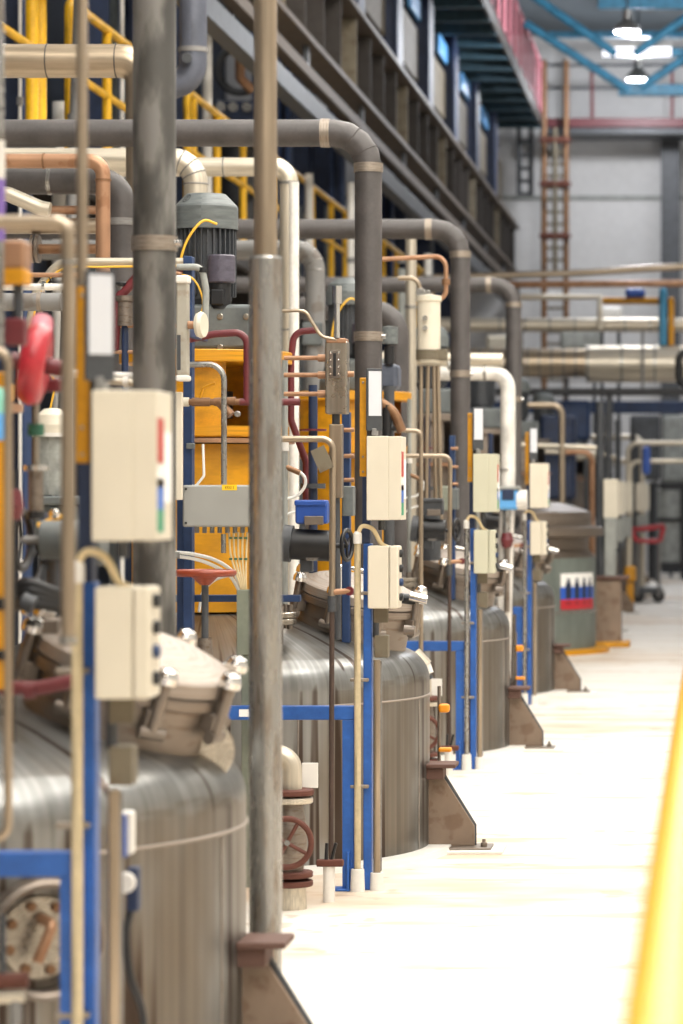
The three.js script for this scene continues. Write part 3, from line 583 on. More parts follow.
// ---------------------------------------------------------------- pipework: [label, material, half width px, Z, bend px, points, rings [x, y, h|v, material, width px]]
function pipe(name, label, m, r, Z, bend, pts, rings = [], cat = 'pipe') {
  const t = thing(name, label, cat), Zm = typeof Z === 'number' ? Z : Z[0];
  pts = pts.map(p => [p[0] < -20 ? VX - 9.99 * FPX / Zm : p[0], p[1] === 'floor' ? VY + EYE * FPX / Zm : p[1]]);
  t.part('tube', sweep(pts.map(p => P(p[0], p[1], Zm)), M(r, Zm), M(bend, Zm), r > 8 ? 24 : 14), C[m]);
  for (const [x, y, d, rm, w, extra, nm] of rings) t.part(nm || 'collar', ring(P(x, y, Zm), d === 'h' ? RIGHT : UP, M(r, Zm), M(w, Zm), M(extra || 1, Zm)), C[rm]);
  return t;
}
// lone post between the first and second tank
{
  const t = thing('lamp_post', 'tall galvanised post with a thinner tube sleeved into its top', 'post'), Z = 9.22, a = P(265.5, 494, Z);
  t.part('sleeve', lathe([[M(16.5, Z), 0.012], [M(16.5, Z), P(0, 259, Z).y], [M(15, Z), P(0, 256, Z).y], [M(12, Z), P(0, 256, Z).y]], new V3(a.x, 0, a.z), UP, 32), C.galv);
  t.part('upper_tube', rod(P(265.5, 262, Z), P(265.5, -60, Z), M(11.6, Z), 28), C.tube);
  t.part('base_plate', box(a.x, 0.006, a.z, 0.16, 0.012, 0.16), C.galv);
}
// --- left edge, in front of and above the first tank
pipe('slim_tube', 'slim steel tube rising above the yellow strip of the first post', 'tube', 5.6, 7.32, 0, [[82, -30], [82, 284]], [[82, 283, 'v', 'steel', 4, 1.2]]);
pipe('elbow_tube', 'tan steel tube turning down beside the cream switch boxes, cut by the frame edge', 'tube', 7.2, 6.95, 14, [[-60, 220], [68, 222], [68, 645]], [[68, 262, 'v', 'galv', 4, 1.5], [68, 640, 'v', 'galv', 8, 2]]);
pipe('bent_sampling_tube', 'thin tan tube bending at both ends at the frame edge', 'tube', 4.4, 6.9, 14, [[-40, 345], [8, 350], [8, 838], [-40, 848]]);
{
  const t = thing('banded_standpipe', 'standpipe with white and purple bands at the frame edge', 'pipe'), Z = 7.4;
  t.part('tube', rod(P(-1, -40, Z), P(-1, 345, Z), M(5, Z), 14), C.galv);
  t.part('band', ring(P(-1, 160, Z), UP, M(5, Z), M(38, Z), 0.002), C.white);
  t.part('band', ring(P(-1, 210, Z), UP, M(5, Z), M(62, Z), 0.002), mat(0x7a62a8, 0.5, 0, null));
}
{
  const t = thing('tan_actuator', 'tan actuator block with yellow lower band at the frame edge', 'actuator'), Z = 7.5;
  t.part('housing', boxAt(-24, 24, 240, 268, Z, 0.09, 0.008), C.copper);
  t.part('yellow_band', boxAt(-24, 24, 268, 284, Z, 0.09, 0.006), C.amber);
  t.part('stem', rod(P(18, 284, Z + 0.04), P(18, 346, Z + 0.04), M(5, Z), 12), C.darkGrey);
  t.part('collar', boxAt(4, 24, 318, 345, Z, 0.05, 0.006), C.maroon);
}
single('amber_column', 'amber painted column with black bands at the frame edge', 'column', [boxAt(-30, 4, 372, 690, 7.6, 0.06, 0.006)], C.amber).list.length;
{
  const t = things[things.length - 1];
  t.part('black_band', boxAt(-31, 5, 598, 610, 7.59, 0.08, 0.004), C.black); t.part('black_band', boxAt(-31, 5, 650, 660, 7.59, 0.08, 0.004), C.black);
  t.part('pipe_foot', rod(P(-10, 690, 7.63), new V3(P(-10, 690, 7.63).x, 1.05, -7.63), 0.02, 10), C.darkGrey);
}
{
  const t = thing('turquoise_cap', 'small turquoise and blue capped bottle at the frame edge', 'cap'), Z = 7.2;
  t.part('cap', lathe([[0.001, 0.12], [0.012, 0.118], [0.017, 0.1], [0.017, 0.06]], P(-3, 440, Z), UP, 18), mat(0x8fd3c0, 0.4, 0, null));
  t.part('body', lathe([[0.017, 0.06], [0.016, 0], [0.001, 0]], P(-3, 440, Z), UP, 18), C.lightBlue);
}
{
  const t = thing('red_valve_wheel', 'thick glossy red valve handwheel seen almost edge on', 'valve'), Z = 8.2, c = P(35, 364, Z);
  const ax = new V3(0.97, -0.16, -0.1).normalize();
  t.part('wheel', lathe([[0.02, -0.02], [0.07, -0.034], [0.098, -0.026], [0.108, 0], [0.098, 0.026], [0.07, 0.034], [0.02, 0.02]], c, ax, 40, 0, Math.PI * 2, true), C.red);
  t.part('hub', rod(c.clone().addScaledVector(ax, -0.06), c.clone().addScaledVector(ax, 0.07), 0.022, 14), C.maroon);
  t.part('spindle', sweep([c.clone().addScaledVector(ax, -0.02), P(28, 384, Z + 0.02), P(22, 395, Z + 0.05)], 0.018, 0.01, 12), C.maroon);
  t.part('bonnet', sweep([P(42, 322, Z + 0.1), P(40, 335, Z + 0.06)], 0.03, 0, 14), C.pink);
  t.part('yoke', boxAt(15, 60, 378, 392, Z + 0.12, 0.04, 0.008), C.maroon);
}
pipe('red_crossbar', 'dark red painted pipe sloping up over the first tank', 'maroon', 7, 7.75, 0, [[-40, 703], [40, 688], [78, 680]], [[30, 690, 'h', 'maroon', 10, 2]]);
pipe('ball_valve_line', 'small steel ball valve line with red handle spindle below the red wheel', 'steel', 3.2, 8.4, 8, [[36, 400], [36, 520]], [[36, 430, 'v', 'green', 12, 5], [36, 468, 'v', 'chrome', 5, 9], [36, 490, 'v', 'steelDark', 50, 4], [36, 515, 'v', 'black', 8, 6]]);
{
  const t = thing('cream_receiver', 'cream domed receiver vessel behind the elbow tube', 'vessel'), Z = 11.2, c = P(52, 495, Z), s = M(1, Z);
  t.part('shell', lathe([[15 * s, 0], [15 * s, 60 * s]], c, UP, 28), C.grey);
  t.part('dome', lathe([[18 * s, 62 * s], [18 * s, 70 * s], [15 * s, 80 * s], [8 * s, 86 * s], [0.001, 87 * s]], c, UP, 28), C.cream);
  t.part('flange', ring(new V3(c.x, c.y + 60 * s, c.z), UP, 17 * s, 4 * s, 0.01), C.white);
  t.part('base', [boxAt(28, 78, 496, 505, Z - 0.1, 0.3, 0.008), boxAt(34, 72, 505, 540, Z - 0.05, 0.2, 0.008)], C.greyBlue);
  t.part('stand', rod(new V3(c.x, 0, c.z), new V3(c.x, c.y - M(40, Z), c.z), 0.05, 14), C.darkGrey);
}
function wheelValve(label, x, y, Z, s, m = 'black', body = 'darkGrey') {   // hand wheel facing sideways on a gearbox and round body
  const t = thing('gear_valve', label, 'valve'), c = P(x, y, Z), q = M(s, Z);
  t.part('body', [rod(new V3(c.x + q * 0.4, c.y, c.z), new V3(c.x + q * 2.6, c.y, c.z), q * 0.75, 24), disc(new V3(c.x + q * 2.5, c.y, c.z), RIGHT, q * 1.0, q * 0.3, 24)], C[body]);
  t.part('stem', rod(new V3(c.x - q * 0.5, c.y, c.z), new V3(c.x + q * 0.5, c.y, c.z), q * 0.16, 12), C.galvOld);
  t.part('handwheel', torus(new V3(c.x - q * 0.4, c.y, c.z), new V3(1, 0, 0.12).normalize(), q * 1.1, q * 0.15, 32), C[m]);
  for (let i = 0; i < 3; i++) { const a = i * 2.094 + 0.4, e = new V3(c.x - q * 0.4, c.y + Math.cos(a) * q * 1.1, c.z + Math.sin(a) * q * 1.1); t.part('spoke', rod(new V3(c.x - q * 0.4, c.y, c.z), e, q * 0.1, 8), C[m]); }
  t.part('stand', rod(new V3(c.x + q * 1.5, 0.95, c.z), c.clone().add(new V3(q * 1.5, -q * 0.6, 0)), q * 0.3, 12), C.darkGrey);
  return t;
}
wheelValve('black gear valve with round handwheel above the first tank', 32, 540, 8.6, 26, 'black', 'greyBlue');
{
  const t = thing('cable_bundle', 'bundle of thick black hoses lying over the first tank top', 'hose'), Z = 8.35;
  for (let i = 0; i < 4; i++) t.part('hose', curve([P(8, 590 + i * 6, Z + i * 0.03), P(28, 583 + i * 7, Z - 0.02), P(48, 590 + i * 5, Z), P(70, 600 + i * 4, Z + 0.05), P(100, 620 + i * 3, Z + 0.1)], M(6, Z), 10), C.black);
  t.part('coupling', rod(P(22, 600, Z - 0.05), P(34, 606, Z - 0.05), M(9, Z), 12), C.darkGrey);
  t.part('support_clip', boxAt(40, 58, 620, 634, Z + 0.1, 0.05), C.steelDark);
}
// manway on the front of the first tank
{
  const t = thing('tank_manway', 'round bolted manway with rusty handle low on the first tank', 'manway'), a = 0.66;
  const ax = new V3(Math.sin(a) * 0.75, 0, Math.cos(a)).normalize(), cz = -zTank(0), s0 = new V3(TX + Math.sin(a) * 0.98, 0.505, cz + Math.cos(a) * 0.98);
  const o = d => s0.clone().addScaledVector(ax, d);
  t.part('outer_rim', lathe([[0.128, -0.05], [0.128, 0.09], [0.14, 0.1], [0.15, 0.09], [0.15, -0.05]], s0, ax, 40), C.steelDark);
  t.part('cover', disc(o(0.0), ax, 0.105, 0.035, 40), C.steel);
  const u = new V3().crossVectors(UP, ax).normalize();
  for (let i = 0; i < 8; i++) { const th = i / 8 * 6.283 + 0.3, b = o(0.03).addScaledVector(u, Math.cos(th) * 0.083).addScaledVector(UP, Math.sin(th) * 0.083); t.part('bolt', disc(b, ax, 0.013, 0.018, 8, 0.003), C.bronze); }
  t.part('handle', sweep([o(0.04).addScaledVector(UP, 0.05), o(0.1).addScaledVector(UP, 0.04).addScaledVector(u, 0.01), o(0.1).addScaledVector(UP, -0.05).addScaledVector(u, -0.03)], 0.014, 0.02, 10), C.copper);
}
{
  const t = thing('crossed_drain_pipe', 'rusty drain pipe crossing in front of the round manway', 'pipe'), Z = 7.2;
  t.part('tube', rod(P(-30, 982, Z), P(28, 980, Z), M(8, Z), 14), C.rust);
  t.part('lower_tube', rod(P(-30, 998, Z), P(24, 996, Z), M(7, Z), 14), C.jacketPale);
  t.part('down_leg', rod(P(16, 1000, Z), new V3(P(16, 1000, Z).x, 0, -Z), M(6, Z), 14), C.galvOld);
  t.part('upright', rod(P(3, 915, Z), P(3, 978, Z), M(3, Z), 10), C.darkGrey);
}
{
  const t = thing('side_valve', 'dark blue sampling valve with hose beside the first tan conduit', 'valve'), Z = 7.55;
  t.part('body', boxAt(126, 138, 868, 912, Z, 0.05, 0.006), C.deepNavy);
  t.part('cap', boxAt(118, 132, 812, 855, Z, 0.05, 0.006), C.white);
  t.part('bonnet', boxAt(119, 126, 815, 858, Z - 0.01, 0.03, 0.004), C.brightBlue);
  t.part('knob', disc(P(126, 882, Z - 0.02), NEAR, 0.025, 0.02, 18), C.white);
  t.part('hose', curve([P(130, 912, Z + 0.02), P(126, 935, Z), P(130, 975, Z), P(142, 1010, Z + 0.05), P(146, 1060, Z + 0.1)], M(4, Z), 10), C.black);
}
// --- upper left: level pipes crossing behind the first vent pipe
pipe('jacketed_pipe', 'tan jacketed pipe with riveted seams, highest of the level pipes', 'jacket', 17, 16.4, 22, [[-60, 61], [143, 61], [143, 330]], [[48, 61, 'h', 'seam', 1.2, 0.5, 'jacket_seam'], [117, 61, 'h', 'seam', 1.2, 0.5, 'jacket_seam']]);
pipe('copper_elbow_pipe', 'copper brown pipe turning down below the long vent pipe', 'copper', 7.4, 15.0, 14, [[-60, 161], [103, 161], [103, 330]], [[103, 180, 'v', 'bronze', 2, 0.8], [44, 161, 'h', 'bronze', 2, 0.6]]);
pipe('dark_elbow_pipe', 'thick dark grey pipe turning down behind the copper pipe', 'vent', 13.5, 15.9, 24, [[-60, 181], [122, 181], [122, 420]], [[122, 222, 'v', 'galvOld', 7, 0.8], [50, 181, 'h', 'galv', 4, 0.6]]);
pipe('beige_bend_pipe', 'beige insulated pipe sloping into a thin brown pipe', 'jacketPale', 7.5, 15.6, 10, [[-30, 182], [8, 194], [40, 208], [50, 210]]);
pipe('thin_brown_pipe', 'thin brown pipe level beneath the dark elbow pipe', 'copper', 4.4, 15.9, 0, [[46, 210], [112, 210]], [[47, 210, 'h', 'bronze', 4, 1.5]]);
pipe('pale_brown_pipe', 'pale brown pipe level just below the thin brown pipe', 'tube', 8, 15.9, 0, [[-30, 226], [112, 226]]);
pipe('flanged_brown_pipe', 'brown pipe with a bolted round flange at its end', 'bronze', 5, 15.9, 0, [[33, 249], [116, 249]], [[38, 249, 'h', 'steelDark', 3, 9, 'flange'], [33, 249, 'h', 'steelDark', 3, 9, 'flange']]);
pipe('cable_conduit', 'beige flexible conduit curving down left of the thick vent pipe', 'jacketPale', 4.2, 13.23, 26, [[186, 262], [58, 262], [36, 292], [28, 330]], [[44, 284, 'v', 'galv', 2, 1]], 'conduit');
{
  const t = thing('yellow_cable', 'thin yellow cable hanging along the beige flexible conduit', 'cable'), Z = 13.2;
  t.part('cable', curve([P(186, 266, Z), P(100, 267, Z), P(66, 268, Z), P(50, 278, Z), P(38, 300, Z), P(33, 325, Z), P(36, 360, Z), P(54, 380, Z), P(50, 410, Z)], M(1.1, Z), 6, 40), C.cableYellow);
  t.part('cable_tie', torus(P(50, 278, Z), new V3(1, 0.5, 0), M(3, Z), M(0.7, Z), 16), C.black);
}
pipe('white_level_pipe', 'white pipe with steel clamp crossing behind the elbow tube', 'jacketWhite', 3.4, 11.8, 0, [[-30, 287], [66, 287]], [[44, 287, 'h', 'chrome', 3, 2.5, 'clamp']]);
pipe('grey_level_pipe', 'thick grey brown pipe just below the white clamped pipe', 'galvOld', 9, 12.6, 0, [[-30, 302], [62, 302]], [[40, 302, 'h', 'band', 4, 1.5], [18, 302, 'h', 'band', 3, 1.2]]);
pipe('thin_level_pipe', 'thin copper pipe above the white clamped pipe', 'copper', 2.4, 12.4, 0, [[-30, 275], [80, 275]]);
pipe('pink_flanged_pipe', 'pale pipe stub between the white card and the thick vent pipe', 'jacketPale', 3.5, 9.98, 0, [[86, 378], [140, 384]], [[126, 382, 'h', 'white', 5, 2]]);
for (const [y, i] of [[326, 0], [352, 1]]) pipe('slim_copper_pipe', `slim copper pipe, ${i ? 'lower' : 'upper'} of two behind the white card`, 'copper', 2, 13.24, 0, [[90, y], [186, y]]);
pipe('white_pair_pipe', 'white level pipe passing behind the yellow strip of the first post', 'jacketWhite', 4, 10.02, 0, [[40, 372], [138, 377]], [[94, 379, 'h', 'galv', 4, 1.4]]);
{
  const t = thing('needle_valve', 'small grey needle valve with black cap beside the thick vent pipe', 'valve'), Z = 13.24;
  t.part('body', lathe([[M(8, Z), 0], [M(8, Z), M(24, Z)], [M(10, Z), M(25, Z)], [M(10, Z), M(30, Z)], [0.001, M(30, Z)]], P(125, 326, Z), UP, 20), C.steelDark);
  t.part('stem', rod(P(122, 296, Z), P(122, 286, Z), M(4, Z), 12), C.galvOld);
  t.part('black_cap', disc(P(121, 286, Z), UP, M(7, Z), M(4, Z), 18), C.black);
  t.part('tube', rod(P(125, 326, Z), P(125, 400, Z), M(3.5, Z), 10), C.deepNavy);
}
pipe('maroon_bend', 'dark red hose curving down behind the thick vent pipe', 'maroon', 5, 13.24, 14, [[186, 268], [146, 268], [118, 298], [114, 350]], [], 'hose');
// --- around the second tank's agitator
pipe('ribbed_elbow', 'pale ribbed elbow duct dropping behind the first grey motor', 'jacketPale', 12, 17.6, 24, [[-60, 160], [196, 160], [196, 'floor']], [], 'duct');
{ const t = things[things.length - 1], Z = 17.6, B = M(24, Z), cc = P(172, 184, Z); for (let i = 0; i < 5; i++) { const th = i / 4 * Math.PI / 2; t.part('rib', torus(new V3(cc.x + Math.sin(th) * B, cc.y + Math.cos(th) * B, cc.z), new V3(Math.cos(th), -Math.sin(th), 0), M(12, Z), M(0.8, Z), 24), C.galvOld); } }
pipe('insulated_drop_pipe', 'cream insulated pipe running level and dropping beside the galvanised post', 'jacketPale', 9.5, 18.2, 16, [[-60, 167], [289, 167], [289, 'floor']], [[224, 167, 'h', 'galv', 1.5, 0.5], [289, 183, 'v', 'galv', 3, 0.8], [289, 330, 'v', 'galv', 2, 0.6]]);
pipe('white_drop_pipe', 'white pipe dropping straight beside the cream insulated pipe', 'jacketWhite', 5, 17.9, 0, [[294, 182], [294, 'floor']]);
pipe('ribbed_elbow', 'pale green grey ribbed elbow duct dropping behind the second grey motor', 'galvOld', 10, 21.6, 20, [[-60, 250], [315, 250], [315, 'floor']], [], 'duct');
{ const t = things[things.length - 1], Z = 21.6, B = M(20, Z), cc = P(295, 270, Z); for (let i = 0; i < 5; i++) { const th = i / 4 * Math.PI / 2; t.part('rib', torus(new V3(cc.x + Math.sin(th) * B, cc.y + Math.cos(th) * B, cc.z), new V3(Math.cos(th), -Math.sin(th), 0), M(10, Z), M(0.7, Z), 24), C.galv); } t.part('box', boxAt(302, 322, 322, 345, Z - 0.1, 0.2, 0.01), C.greyBlue); }
{
  const t = thing('navy_stanchion', 'navy blue stanchion with cross bar in front of the second tank', 'stanchion'), Z = 13.2;
  t.part('upright', boxAt(183, 192, 256, 494, Z, 0.07), C.navy);
  t.part('upright', box(P(187.5, 0, Z).x, P(0, 494, Z).y / 2, -Z - 0.035, M(9, Z), P(0, 494, Z).y, 0.07), C.navy);
  t.part('side_channel', box(P(180, 0, Z).x, 0.85, -Z - 0.09, M(12, Z), 1.7, 0.04), C.navy);
  t.part('cross_bar', boxAt(150, 300, 595, 602, Z + 0.09, 0.05), C.navy);
  t.part('clip', boxAt(186, 194, 443, 449, Z - 0.02, 0.03), C.greyBlue);
}
{
  const t = thing('junction_box', 'flat grey junction box with yellow tag on the navy stanchion', 'junction box'), Z = 13.0;
  t.part('housing', boxAt(182.5, 262, 485, 527, Z, 0.1, 0.008), C.greyFlat);
  t.part('lid', boxAt(183.5, 261, 486, 526, Z - 0.008, 0.012, 0.004), C.greyFlat);
  for (const [x, y] of [[186, 489], [186, 523], [258, 489], [258, 523]]) t.part('screw', disc(P(x, y, Z - 0.008), NEAR, M(1.3, Z), 0.004, 10, 0.001), C.black);
  const tag = canvasTex(128, 44, (g, w, h) => { g.fillStyle = '#f2c21a'; g.fillRect(0, 0, w, h); g.fillStyle = '#5c430a'; g.font = 'bold 26px sans-serif'; g.textAlign = 'center'; g.fillText('K522 2', w / 2, 31); });
  t.part('yellow_tag', sheet(P(229.5, 487.5, Z - 0.0095), M(15, Z), M(5.5, Z), NEAR), new THREE.MeshStandardMaterial({ map: tag, roughness: 0.5 }));
  for (let i = 0; i < 8; i++) t.part('cable_gland', rod(P(197 + i * 7.6, 527, Z + 0.05), P(197 + i * 7.6, 533, Z + 0.05), M(2.3, Z), 10), C.galvOld);
  t.part('probe', rod(P(223.5, 534, Z + 0.04), P(223.5, 553, Z + 0.04), M(2.6, Z), 12), C.galv);
  for (let i = 0; i < 5; i++) t.part('cable', curve([P(229 + i * 4.6, 532, Z + 0.05), P(231 + i * 3.8, 556, Z + 0.05), P(240 + i * 1.5, 585, Z + 0.04), P(243 + i, 602, Z + 0.06)], M(1.1, Z), 6, 10), C.cable);
  for (const y of [537, 558]) for (let i = 0; i < 4; i++) t.part('cable_tie', boxAt(229 + i * 5, 232 + i * 5, y, y + 2, Z + 0.035, 0.012, 0), C.green);
}
single('cable_duct', 'grey green cable trunking below the junction box cables', 'trunking', [boxAt(236.5, 258, 590, 655, 13.0, 0.08), box(P(247, 0, 13.0).x, P(0, 655, 13.0).y / 2, -13.04, M(12, 13), P(0, 655, 13.0).y, 0.06)], mat(0x7d8374, 0.6, 0, MOTTLE));
{
  const t = thing('orange_handwheel', 'orange brown handwheel lying level on a dark stem', 'valve'), Z = 12.3, c = P(205, 573, Z);
  t.part('rim', torus(c, UP, M(28, Z), M(3.6, Z), 40), C.orangeRed);
  t.part('hub', lathe([[M(26, Z), 0.005], [M(12, Z), -M(5, Z)], [M(5, Z), -M(12, Z)]], c, UP, 24), C.orangeRed);
  t.part('stem', rod(new V3(c.x, c.y + 0.01, c.z), new V3(c.x, P(0, 660, Z).y, c.z), M(3.6, Z), 12), C.darkGrey);
  t.part('valve_body', lathe([[M(8, Z), 0], [M(16, Z), 0.01], [M(16, Z), 0.04], [M(9, Z), 0.06], [M(7, Z), 0.2]], P(205, 690, Z), UP, 20), C.steelDark);
  t.part('valve_pedestal', rod(new V3(c.x, 0, c.z), P(205, 689, Z), M(9, Z), 16), C.steelDark);
}
{
  const t = thing('white_hose', 'pair of white hoses arching over the orange handwheel', 'hose'), Z = 13.15;
  t.part('hose', curve([P(170, 552, Z), P(192, 554, Z), P(215, 560, Z), P(232, 571, Z), P(243, 590, Z)], M(1.8, Z), 8), C.hose);
  t.part('hose', curve([P(170, 556, Z), P(190, 558, Z), P(210, 564, Z), P(230, 576, Z), P(240, 592, Z)], M(1.8, Z), 8), C.hose);
  t.part('nipple', rod(P(168, 555, Z), P(180, 555, Z), M(3.6, Z), 10), C.galvOld);
  t.part('hose', curve([P(240, 573, Z + 0.3), P(215, 580, Z + 0.3), P(203, 592, Z + 0.3), P(199, 612, Z + 0.3)], M(1.5, Z), 8), C.hose);
}
{
  const t = thing('strainer_valve', 'bronze strainer valve with lever on a thin line before the yellow lantern', 'valve'), Z = 13.1;
  t.part('pipe', rod(P(181, 402, Z), P(300, 402, Z), M(3.2, Z), 12), C.bronze);
  t.part('union', rod(P(183, 402, Z), P(189, 402, Z), M(4.6, Z), 8), C.cream);
  t.part('ball_body', [rod(P(192, 402, Z), P(210, 402, Z), M(4.4, Z), 8), rod(P(214, 402, Z), P(236, 401, Z), M(4.2, Z), 8)], C.bronze);
  t.part('y_branch', rod(P(219, 402, Z), P(231, 415, Z - 0.01), M(4.6, Z), 12), C.bronze);
  t.part('lever', sweep([P(200, 398, Z), P(203, 388, Z), P(215, 383, Z)], M(1.4, Z), M(2, Z), 8), C.amber);
  t.part('knob', disc(P(238, 414, Z - 0.02), NEAR, M(3, Z), 0.03, 14), C.galv);
  t.part('red_line', rod(P(240, 402, Z), P(300, 402, Z), M(3.6, Z), 12), C.maroon);
}
pipe('grey_bow_conduit', 'pale grey conduit bowing over and dropping into the junction box', 'galv', 2.9, 13.05, 16, [[178, 365], [224, 364], [224, 486]], [], 'conduit');
pipe('maroon_hose', 'dark red hose arching past the gearbox of the second tank', 'maroon', 3.6, 13.1, 12, [[176, 342], [215, 334], [247, 332], [247, 402]], [], 'hose');
pipe('thin_white_tube', 'thin white tube hanging left of the bow conduit', 'hose', 1.3, 13.02, 5, [[203, 444], [204, 476], [196, 486], [192, 486]], [], 'tube');
{
  const t = thing('level_gauge', 'pale level gauge column beside the thick vent pipe', 'gauge'), Z = 12.7;
  t.part('column', boxAt(176, 188, 280, 376, Z, 0.05, 0.008), C.palePaint);
  t.part('cap', boxAt(175, 188.5, 275, 283, Z - 0.01, 0.07, 0.008), C.white);
  t.part('cap', boxAt(175, 188.5, 375, 381, Z - 0.01, 0.07, 0.008), C.white);
  t.part('window', boxAt(177, 180.5, 335, 370, Z - 0.004, 0.01, 0.001), C.darkGrey);
  t.part('bracket_arm', boxAt(183, 188, 328, 336, Z + 0.04, 0.5, 0.004), C.navy);
  t.part('lower_cover', boxAt(174, 182, 392, 500, Z + 0.06, 0.03, 0.004), C.cream);
}
{
  const t = thing('cream_dial', 'round cream dial standing edge on before the gearbox', 'dial'), Z = 12.7;
  t.part('disc', lathe([[0.001, -M(3, Z)], [M(12, Z), -M(3.5, Z)], [M(13.5, Z), 0], [M(12, Z), M(3.5, Z)], [0.001, M(3, Z)]], P(201, 325, Z), new V3(0.97, 0, 0.2).normalize(), 32), C.cream);
  t.part('spindle', rod(P(188, 325, Z), P(200, 325, Z), M(4, Z), 12), C.copper);
}
pipe('grey_hose_bend', 'grey hose bending down in front of the first grey motor', 'grey', 3.4, 13.18, 9, [[177, 267], [202, 267], [206, 290], [205, 332]], [[203, 270, 'v', 'black', 5, 1]], 'hose');
{
  const t = thing('gland_cable', 'thin yellow cable loop below the motor cowl', 'cable'), Z = 13.18;
  t.part('cable', curve([P(180, 274, Z), P(192, 278, Z), P(200, 290, Z), P(203, 305, Z), P(199, 318, Z)], M(1, Z), 6), C.cableYellow);
  t.part('nipple', rod(P(176, 273, Z), P(182, 274, Z), M(2, Z), 8), C.copper);
}

// --- repeated fittings between the agitator and the blue post: built for the second tank and again for the two after it
function fittings(k) {
  const n = ORD[k]; dz = (k - 1) * PITCH;
  {
    const Z = 12.75, t = thing('tagged_tube', `slim steel tube bent down in front of the ${n} tank${k === 1 ? ', with a hanging metal tag' : ''}`, 'tube', 'bent tubes at the tanks');
    t.part('tube', sweep([P(255, 439, Z), P(333, 439, Z), P(332, 604, Z)], M(3.2, Z), M(11, Z), 14), C.tube);
    t.part('lower_tube', rod(P(332, 604, Z), P(331, 895.5, Z), M(2.6, Z), 12), C.darkBrown);
    t.part('union', lathe([[M(4.5, Z), 0], [M(4.5, Z), M(16, Z)]], P(332, 612, Z), UP, 8), C.darkGrey);
    if (k === 1) t.part('tag_plate', box(P(322, 459, Z - 0.03).x, P(322, 459, Z - 0.03).y, -Z + 0.03, M(15, Z), M(24, Z), 0.003, 0.0005, [0, 0.2, 0.42]), C.khaki);
    t.part('red_cock', rod(P(350, 591, Z), P(349, 591, Z - 0.01), M(4.5, Z), 14), C.maroon);
    t.part('cock_stem', rod(P(334, 592, Z), P(351, 591, Z), M(3, Z), 10), C.copper);
  }
  {
    const Z = 13.3, t = thing('actuated_valve', `black cylinder actuator with ${k === 1 ? 'blue' : 'dark'} switch box beside the ${n} tank's post`, 'actuator', 'black valve actuators');
    t.part('cylinder', rod(P(292, 544, Z), P(331, 546, Z), M(15.5, Z), 32), C.black);
    t.part('end_flange', rod(P(283, 543, Z), P(292, 544, Z), M(18.5, Z), 32), C.darkGrey);
    t.part('name_plate', lathe([[M(15.8, Z), -M(9, Z)], [M(15.8, Z), M(9, Z)]], P(316, 545, Z), RIGHT, 16, 0.9, 1.3), C.galvOld);
    const sb = t.part('switch_box', boxAt(295, 327, 502, 524, Z - 0.04, 0.1, 0.01), k === 1 ? C.brightBlue : C.darkGrey);
    t.part('cover_plate', boxAt(304, 323, 516, 525, Z - 0.06, 0.03, 0.004), C.steelDark, sb);
    t.part('lid', boxAt(294, 326, 500, 506, Z - 0.05, 0.11, 0.008), k === 1 ? C.brightBlue : C.darkGrey, sb);
    t.part('stem', rod(P(331, 546, Z), P(347, 546, Z), M(2.6, Z), 10), C.black);
    t.part('handwheel', torus(P(347, 545, Z), new V3(1, 0, 0.25).normalize(), M(15, Z), M(2.2, Z), 28), C.black);
    for (let i = 0; i < 3; i++) { const a = i * 2.09; t.part('spoke', rod(P(347, 545, Z), P(347 + Math.sin(a) * 3, 545 + Math.cos(a) * 14, Z + Math.sin(a) * 0.05), M(1.4, Z), 6), C.black); }
    t.part('support', boxAt(300, 312, 558, 572, Z, 0.06), C.darkGrey);
  }
  if (k === 1) {
    const Z = 13.6, t = thing('sight_gauge', 'steel sight gauge block with copper lines near the second vent pipe', 'gauge');
    t.part('block', boxAt(325, 347, 341, 414, Z, 0.1, 0.008), C.steel);
    const w = t.part('window', boxAt(329, 340, 350, 378, Z - 0.01, 0.02, 0.002), C.steelDark);
    t.part('slot', boxAt(333, 336, 353, 376, Z - 0.013, 0.01, 0.001), C.black, w);
    for (const x of [330.5, 338.5]) for (const y of [353, 360, 367, 374]) t.part('screw', disc(P(x, y, Z - 0.01), NEAR, M(1, Z), 0.006, 8, 0.001), C.chrome, w);
    t.part('top_cap', boxAt(326, 346, 338, 343, Z - 0.005, 0.1, 0.006), C.copper);
    for (const y of [358, 375, 394]) t.part('copper_line', [rod(P(284, y, Z + 0.04), P(327, y, Z + 0.04), M(2.3, Z), 10), rod(P(318, y, Z + 0.04), P(326, y, Z + 0.04), M(3.8, Z), 8)], C.copper);
    t.part('side_line', rod(P(346, 374, Z + 0.04), P(354, 374, Z + 0.04), M(3, Z), 10), C.copper);
    t.part('chrome_cap', [lathe([[M(5, Z), 0], [M(5, Z), M(18, Z)], [0.001, M(18.5, Z)]], P(337, 304, Z), UP, 14), lathe([[M(3, Z), 0], [M(3, Z), M(34, Z)]], P(337, 338, Z), UP, 12)], C.chrome);
    t.part('pedestal', [boxAt(329, 342, 424, 498, Z + 0.02, 0.06, 0.006)], C.tube);
    t.part('foot_tube', rod(P(336, 410, Z + 0.05), P(336, 430, Z + 0.05), M(4, Z), 12), C.darkGrey);
    t.part('gauge_leg', rod(P(336, 496, Z + 0.05), new V3(P(336, 0, Z).x, 0.98, -Z - dz - 0.05), M(4, Z), 12), C.darkGrey);
    t.part('impulse_cable', curve([P(337, 340, Z), P(322, 336, Z), P(312, 322, Z), P(305, 312, Z), P(282, 311, Z)], M(1.7, Z), 8), C.tube);
  }
